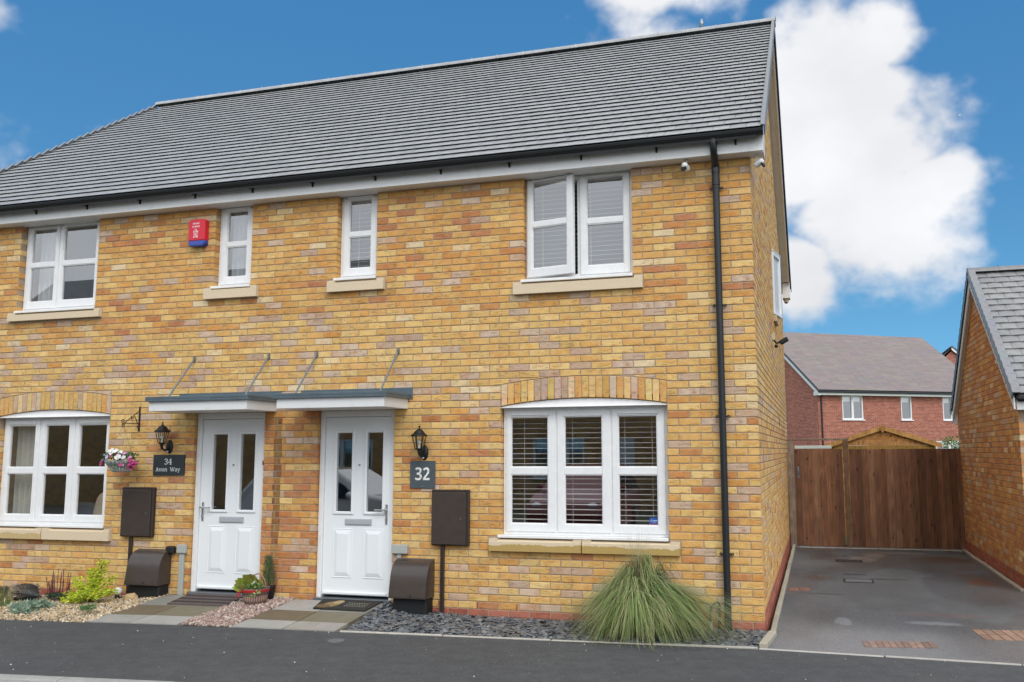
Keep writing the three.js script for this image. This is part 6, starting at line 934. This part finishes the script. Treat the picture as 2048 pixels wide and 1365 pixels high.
function simpleHouse(name, label, { at, turn, L, D, eave, rise, wallMat, tones, windows, overhang = 0.3, rows = 34, courseStuff = true, ground = -0.3, door, gableWin }) { // local: front wall along +x at z = 0, body behind
  const h = tag(group(name, at[0], 0, at[1]), label, 'house'); h.rotation.y = turn;
  const s = new THREE.Shape([[0, ground], [L, ground], [L, eave + 0.1], [0, eave + 0.1]].map((p) => new THREE.Vector2(...p)));
  for (const w of windows) s.holes.push(new THREE.Path([[w[0], w[2]], [w[0], w[3]], [w[1], w[3]], [w[1], w[2]]].map((p) => new THREE.Vector2(...p))));
  const gable = new THREE.Shape([[0.2, ground], [D, ground], [D, eave + 0.1], [D / 2, eave + 0.1 + rise * (D / 2) / (D / 2 + overhang)], [0.2, eave + 0.2]].map((p) => new THREE.Vector2(...p)));
  const gg = () => new THREE.ExtrudeGeometry(gable, { depth: 0.2, bevelEnabled: false }).rotateY(Math.PI / 2);
  mesh('wall', merge([new THREE.ExtrudeGeometry(s, { depth: 0.2, bevelEnabled: false }).translate(0, 0, -0.2), gg(), gg().translate(L - 0.2, 0, 0), new THREE.BoxGeometry(L - 0.4, eave + 0.4, 0.2).translate(L / 2, eave / 2, -D + 0.1)]), wallMat, h);
  mesh('room', new GB().color([0.12, 0.12, 0.12]).box(0.2, L - 0.2, ground, eave, -2.6, -2.5).box(0.2, L - 0.2, 2.4, 2.6, -2.5, -0.2), M.matt, h);
  const ro = mesh('roof', new GB().color([0.05, 0.045, 0.045]).at(new THREE.Matrix4().makeRotationY(Math.PI / 2)).prism([[-overhang + 0.03, eave + 0.06], [D / 2, eave + rise - 0.02], [D / 2, eave + rise + 0.04], [-overhang + 0.03, eave + 0.13]], -0.15, L + 0.15).prism([[D / 2, eave + rise - 0.02], [D + overhang, eave + 0.06], [D + overhang, eave + 0.13], [D / 2, eave + rise + 0.04]], -0.15, L + 0.15), M.matt, h);
  const sl = Math.atan2(rise, D / 2 + overhang), SL = Math.hypot(rise, D / 2 + overhang), gauge = SL / rows, field = new GB();
  for (let k = 0; k < rows; k++) { for (let x = -0.18; x < L + 0.17; x += 0.6) { const c = tones[Math.floor(R() * tones.length)], w = Math.min(0.6, L + 0.18 - x); field.color(c.map((v) => v * rr(0.93, 1.06))).at(new THREE.Matrix4().makeTranslation(0, eave + 0.10, overhang).multiply(new THREE.Matrix4().makeRotationX(sl)).multiply(new THREE.Matrix4().makeTranslation(0, 0, -k * gauge)).multiply(new THREE.Matrix4().makeRotationX(0.16))).box(x, x + w - 0.003, 0.052, 0.066, -gauge * 1.2, 0); } }
  stuff(mesh('tile_field', field, M.tile, ro));
  mesh('ridge', new GB().color(tones[0]).box(-0.18, L + 0.18, eave + rise + 0.06, eave + rise + 0.16, -D / 2 - 0.1, -D / 2 + 0.1, 0.04), M.tile, ro);
  mesh('fascia', new GB().box(-0.16, L + 0.16, eave - 0.12, eave + 0.06, overhang - 0.05, overhang - 0.02).box(-0.16, L + 0.16, eave - 0.12, eave - 0.10, 0.01, overhang - 0.05), M.fascia, h);
  mesh('gutter', new GB().box(-0.18, L + 0.18, eave + 0.0, eave + 0.09, overhang - 0.018, overhang + 0.09, 0.02), M.blackPlastic, h);
  for (const [x, sg] of [[-0.175, -1], [L + 0.155, 1]]) {
    const P = [[-overhang, eave - 0.14], [D / 2, eave + rise - 0.12], [D / 2, eave + rise + 0.06], [-overhang, eave + 0.06]];
    mesh('barge_board', new GB().at(new THREE.Matrix4().makeRotationY(Math.PI / 2)).prism(P, x, x + 0.02), M.fascia, h);
    mesh('verge', new GB().color([0.10, 0.11, 0.115]).at(new THREE.Matrix4().makeRotationY(Math.PI / 2)).prism(P.map((p) => [p[0], p[1] + (p[1] > eave + rise - 0.05 || (p[0] < 0 && p[1] > eave) ? 0.14 : 0.19)]), x - 0.01, x + 0.03), M.plain, h);
  }
  mesh('eaves_box', new GB().box(-0.17, 0.0, eave - 0.14, eave + 0.06, -0.12, overhang - 0.01), M.fascia, h);
  mesh('downpipe', cyl(0.04, 0.04, eave + 0.3, 0.16, -0.3, 0.06, 12), M.blackPlastic, h);
  for (const [x0, x1, y0, y1, n = 2] of windows) {
    const w = mesh('window', rect(new GB(), x0, x1, y0, y1, 0.07, -0.14, -0.02, 0.004).box(x0 - 0.05, x1 + 0.05, y0 - 0.05, y0 - 0.001, -0.1, 0.06, 0.004), M.white, h);
    for (let i = 1; i < n; i++) mesh('mullion', new GB().box(mix(x0, x1, i / n) - 0.06, mix(x0, x1, i / n) + 0.06, y0 + 0.07, y1 - 0.07, -0.13, -0.015, 0.004), M.white, w);
    mesh('pane', paneGeo(x0 + 0.06, x1 - 0.06, y0 + 0.06, y1 - 0.06, -0.08), M.glass, w); mesh('roller_blind', new GB().color([0.7, 0.7, 0.68]).box(x0 + 0.06, x1 - 0.06, mix(y0, y1, 0.76), y1, -0.2, -0.19), M.plain, w);
  }
  if (door) { const d = mesh('door', new GB().color([0.7, 0.7, 0.7]).box(door, door + 0.9, ground, 2.05, -0.12, 0.005, 0.01), M.plain, h); }
  return h;
}
const PINK = [[0.285, 0.225, 0.21], [0.26, 0.205, 0.195], [0.305, 0.24, 0.222], [0.27, 0.218, 0.208]];
{
  const phi = 0.591, off = 0.3, C = [0.829 - Math.sin(phi) * off, -37.969 - Math.cos(phi) * off];
  const h = simpleHouse('red_brick_house', 'red brick house with brown tiled roof beyond the shed', { at: C, turn: phi, L: 10.43, D: 9.42, eave: 4.56, rise: 3.6, overhang: 0.3, wallMat: M.redWall, tones: PINK, rows: 34, windows: [[1.44, 2.72, 3.2, 4.44, 2], [5.08, 5.77, 3.2, 4.44, 1], [7.77, 9.0, 3.2, 4.44, 2], [1.4, 3.0, 0.9, 2.1, 2], [7.2, 9.0, 0.9, 2.1, 2]] });
  const far = simpleHouse('red_brick_house', 'distant red brick gable half hidden behind the garage roof', { at: [13.64, -60], turn: Math.PI / 2, L: 9, D: 7, eave: 5.35, rise: 3.55, overhang: 0.3, wallMat: M.redWall, tones: [[0.22, 0.22, 0.23], [0.2, 0.2, 0.21]], rows: 20, windows: [[2, 3.2, 3.2, 4.4, 2], [6, 7.2, 3.2, 4.4, 2]] });
}
// ---------------------------------------------------------------- across the road: houses and parked cars that the glass mirrors
simpleHouse('opposite_house', 'yellow brick house across the road behind the viewer', { at: [-1.0, 19.5], turn: Math.PI, L: 10.6, D: 8.6, eave: 4.7, rise: 3.2, wallMat: M.buffWall, tones: GREYTILE, rows: 26, windows: [[1.2, 3.0, 0.75, 2.1, 3], [1.4, 2.6, 3.4, 4.6, 2], [5.9, 7.7, 0.75, 2.1, 3], [7.6, 8.8, 3.4, 4.6, 2], [4.2, 4.7, 3.5, 4.6, 1]], door: 4.2 });
simpleHouse('opposite_house', 'taller yellow brick house across the road at the left', { at: [-13.2, 18.6], turn: Math.PI, L: 20, D: 9.4, eave: 5.2, rise: 4.2, wallMat: M.buffWall, tones: GREYTILE, rows: 30, windows: [[1.0, 2.8, 0.75, 2.1, 3], [1.2, 2.4, 3.6, 4.8, 2], [7.6, 9.4, 0.75, 2.1, 3], [7.8, 9.0, 3.6, 4.8, 2]], door: 4.6 });
function car(label, color, x, z, turn) {
  const t = thing('parked_car', label, 'car', x, -0.215, z); t.rotation.y = turn;
  const side = [[-2.0, 0.42], [-2.04, 0.62], [-1.98, 0.86], [-1.90, 0.98], [-1.62, 1.30], [-1.42, 1.44], [-0.6, 1.50], [0.15, 1.45], [0.55, 1.22], [0.95, 0.98], [1.55, 0.88], [1.92, 0.74], [2.02, 0.55], [1.98, 0.30], [1.2, 0.24], [-1.3, 0.24], [-1.9, 0.28]];
  const shape = new THREE.Shape(side.map((p) => new THREE.Vector2(...p)).reverse()), taper = (g) => { const p = g.attributes.position; for (let i = 0; i < p.count; i++) { const y = p.getY(i), k = y > 0.9 ? 1 - 0.36 * (y - 0.9) : 1, e = 1 - 0.10 * Math.max(0, Math.abs(p.getX(i)) - 1.4); p.setZ(i, p.getZ(i) * k * e); } g.computeVertexNormals(); return g; };
  mesh('body', taper(new THREE.ExtrudeGeometry(shape, { depth: 1.56, bevelEnabled: true, bevelSize: 0.07, bevelThickness: 0.08, bevelSegments: 3 }).translate(0, 0, -0.78)), new THREE.MeshPhysicalMaterial({ color: lin(color), roughness: 0.35, clearcoat: 1, clearcoatRoughness: 0.05 }), t);
  const dark = new THREE.MeshPhysicalMaterial({ color: 0x0a0c0d, roughness: 0.08 });
  for (const s of [-1, 1]) mesh('side_window', taper(new GB().prism((s > 0 ? (p) => p : (p) => p)([[-1.55, 0.98], [0.72, 0.98], [0.42, 1.22], [0.12, 1.36], [-0.6, 1.42], [-1.3, 1.36]]), s > 0 ? 0.84 : -0.885, s > 0 ? 0.885 : -0.84).geo()), dark, t);
  mesh('windscreen', new GB().face([[0.98, 1.02, 0.66], [0.98, 1.02, -0.66], [0.24, 1.47, -0.52], [0.24, 1.47, 0.52]]).face([[0.24, 1.47, 0.52], [0.24, 1.47, -0.52], [0.98, 1.02, -0.66], [0.98, 1.02, 0.66]]), dark, t);
  mesh('rear_window', new GB().face([[-2.0, 1.0, -0.6], [-2.0, 1.0, 0.6], [-1.66, 1.40, 0.52], [-1.66, 1.40, -0.52]]), dark, t);
  for (const s of [-1, 1]) { mesh('headlight', new THREE.SphereGeometry(1, 14, 10).scale(0.2, 0.08, 0.17).translate(1.84, 0.74, s * 0.6), mat(lin(0xdfe4e8), 0.1), t); mesh('tail_light', new THREE.SphereGeometry(1, 14, 10).scale(0.12, 0.14, 0.12).translate(-1.94, 0.84, s * 0.68), mat(lin(0xa01018), 0.2), t); mesh('mirror', new THREE.SphereGeometry(1, 12, 8).scale(0.06, 0.07, 0.1).translate(0.62, 1.04, s * 0.93), mat(lin(color), 0.3), t); for (const wx of [-1.28, 1.28]) { const w = mesh('wheel', new THREE.CylinderGeometry(0.31, 0.31, 0.2, 24).rotateX(Math.PI / 2).translate(wx, 0.31, s * 0.76), M.rubber, t); mesh('rim', new THREE.CylinderGeometry(0.2, 0.2, 0.01, 18).rotateX(Math.PI / 2).translate(wx, 0.31, s * 0.866), M.chrome, w); } }
}
car('white hatchback parked along the road behind the viewer', 0xe8eaec, -8.6, 7.0, 0);
car('dark red car parked across the road facing the houses', 0x7a1420, -4.5, 10.6, Math.PI / 2);

// ---------------------------------------------------------------- birds
function gull() {
  const t = thing('gull', 'small grey gull standing on the roof ridge', 'bird', -0.935, 8.172, -4.3); t.rotation.y = 0.5;
  const N = 40, mc = new MarchingCubes(N, M.plain, false, false, 20000), bones = [[[0, 0.075, 0.012], [0, 0.045, -0.028], 0.030, 0.021], [[0, 0.095, 0.022], [0, 0.118, 0.026], 0.017, 0.014], [[0, 0.118, 0.026], [0, 0.122, 0.03], 0.0155, 0.0145], [[0, 0.048, -0.028], [0, 0.022, -0.06], 0.015, 0.005]];
  mc.isolation = 0; const S2 = 0.1, cy = 0.075, v = V();
  for (let k = 0; k < N; k++) for (let j = 0; j < N; j++) for (let i = 0; i < N; i++) { const x = (i / N * 2 - 1) * S2, y = cy + (j / N * 2 - 1) * S2, z = (k / N * 2 - 1) * S2; let d = 1; for (const [a, b, r0, r1] of bones) { const A = V(...a), B = V(...b), ab = B.clone().sub(A), p = V(x, y, z).sub(A), h = clamp(p.dot(ab) / ab.lengthSq()); const q = p.addScaledVector(ab, -h).length() - mix(r0, r1, h), kk = 0.012, u = clamp(0.5 + 0.5 * (d - q) / kk); d = mix(d, q, u) - kk * u * (1 - u); } mc.field[i + j * N + k * N * N] = -d; }
  mc.update(); const n = mc.count, g = new THREE.BufferGeometry(), P = new Float32Array(n * 3), C = new Float32Array(n * 3);
  for (let i = 0; i < n; i++) { const x = mc.positionArray[i * 3] * S2, y = cy + mc.positionArray[i * 3 + 1] * S2, z = mc.positionArray[i * 3 + 2] * S2; P.set([x, y, z], i * 3); C.set(z < -0.028 && y < 0.05 ? [0.10, 0.09, 0.10] : z < 0.0 || Math.abs(x) > 0.02 ? [0.26, 0.26, 0.27] : [0.55, 0.55, 0.56], i * 3); }
  g.setAttribute('position', new THREE.BufferAttribute(P, 3)); g.setAttribute('color', new THREE.BufferAttribute(C, 3)); g.computeVertexNormals(); mesh('body', g, M.plain, t);
  mesh('beak', new THREE.ConeGeometry(0.0045, 0.02, 8).rotateX(Math.PI / 2).translate(0, 0.118, 0.05), mat(lin(0xb58a2a), 0.5), t); for (const s of [-1, 1]) mesh('leg', rodGeo([s * 0.009, 0.05, 0], [s * 0.009, 0.0, 0.004], 0.0022, 6), mat(lin(0x9a7a50), 0.6), t);
}
gull();
{ const t = thing('flying_bird', 'tiny pale bird flying against the blue sky', 'bird', 6.81, 15.54, -30); t.rotation.set(0.3, 0.6, 0.2); const g = new THREE.SphereGeometry(1, 12, 8).scale(0.022, 0.022, 0.075); mesh('body', g, mat(lin(0xd8dde2), 0.7), t); for (const s of [-1, 1]) { const w = new Leaves(); w.leaf(V(0, 0.01, 0), V(s, 0.35, -0.1).normalize(), V(0, 0, 1), 0.13, 0.06, [0.62, 0.64, 0.66], 0.3 * s, 4); mesh('wing', w.geo(), M.petal, t); } }

// ---------------------------------------------------------------- set into the driveway and footway
{
  const pav = (list) => { for (const [o, u, v, n, tone, rows] of list) { const g0 = structure(group('paver_patch')); for (let i = 0; i < n; i++) for (let j = 0; j < rows; j++) { const P = (a, b) => [o[0] + u[0] * a + v[0] * b, YG + 0.0065, o[1] + u[1] * a + v[1] * b], a0 = (i + 0.05) / n, a1 = (i + 0.95) / n, b0 = (j + 0.03) / rows, b1 = (j + 0.97) / rows, k = rr(0.75, 1.2); const q = [P(a0, b0), P(a0, b1), P(a1, b1), P(a1, b0)]; const g = new GB().color(tone.map((c) => c * k)).off(R() * 2, R() * 2); const nn = (q[1][2] - q[0][2]) * (q[2][0] - q[0][0]) - (q[1][0] - q[0][0]) * (q[2][2] - q[0][2]) > 0 ? q : q.slice().reverse(); g.face(nn); const low = nn.map((p) => [p[0], YG - 0.03, p[2]]); for (let e = 0; e < 4; e++) { const f = (e + 1) % 4; g.face([low[e], low[f], nn[f], nn[e]]); } mesh('paver', g, M.brick, g0); } } };
  pav([[[0.86, 0.14], [0.62, -0.12], [0.02, 0.27], 11, [0.27, 0.185, 0.15], 1], [[1.90, -0.66], [0.86, -0.14], [0.04, 0.48], 10, [0.30, 0.19, 0.13], 2], [[0.12, -2.92], [0.26, -0.05], [0.02, 0.22], 2, [0.30, 0.15, 0.11], 1]]);
  const gr = structure(group('drain_cover')); gr.position.set(0.95, YG + 0.004, -5.95); mesh('frame', rect(new GB(), -0.2, 0.2, -0.13, 0.13, 0.025, 0, 0.006).geo().rotateX(-Math.PI / 2), M.iron, gr); for (let i = 0; i < 9; i++) mesh('bar', new GB().box(-0.165 + i * 0.04, -0.145 + i * 0.04, 0, 0.005, -0.105, 0.105), M.iron, gr);
  const mh = structure(group('manhole_cover')); mh.position.set(1.0, YG + 0.003, -3.75); mesh('frame', rect(new GB(), -0.19, 0.19, -0.15, 0.15, 0.02, 0, 0.006).geo().rotateX(-Math.PI / 2), M.iron, mh); mesh('lid', new GB().color([0.12, 0.125, 0.13]).box(-0.168, 0.168, 0, 0.004, -0.128, 0.128), M.plain, mh);
  const st = structure(mesh('stopcock_cover', merge([new THREE.CylinderGeometry(0.075, 0.075, 0.006, 28), new THREE.TorusGeometry(0.085, 0.005, 6, 28).rotateX(Math.PI / 2)]), mat(lin(0x5b5e60), 0.6))); st.position.set(-3.79, YG + 0.003, 1.35);
}

// pale grit scattered on the footway
{ const r = rng(19), g = []; for (let i = 0; i < 240; i++) { const x = -9 + r() * 12, z = edgeZ(x) + 0.02 + r() ** 1.5 * 2.0, s = 0.002 + r() ** 4 * 0.006; g.push(paint(crumbs[i % 6].clone().scale(s, s * 0.7, s).translate(x, YG + s * 0.4, z), new THREE.Color(0.5, 0.48, 0.44).multiplyScalar(0.7 + r() * 0.6))); } stuff(tag(mesh('footway_grit', merge(g), M.plain), 'tiny pale stones scattered over the black footway', 'grit')); }
renderer.render(scene, camera);
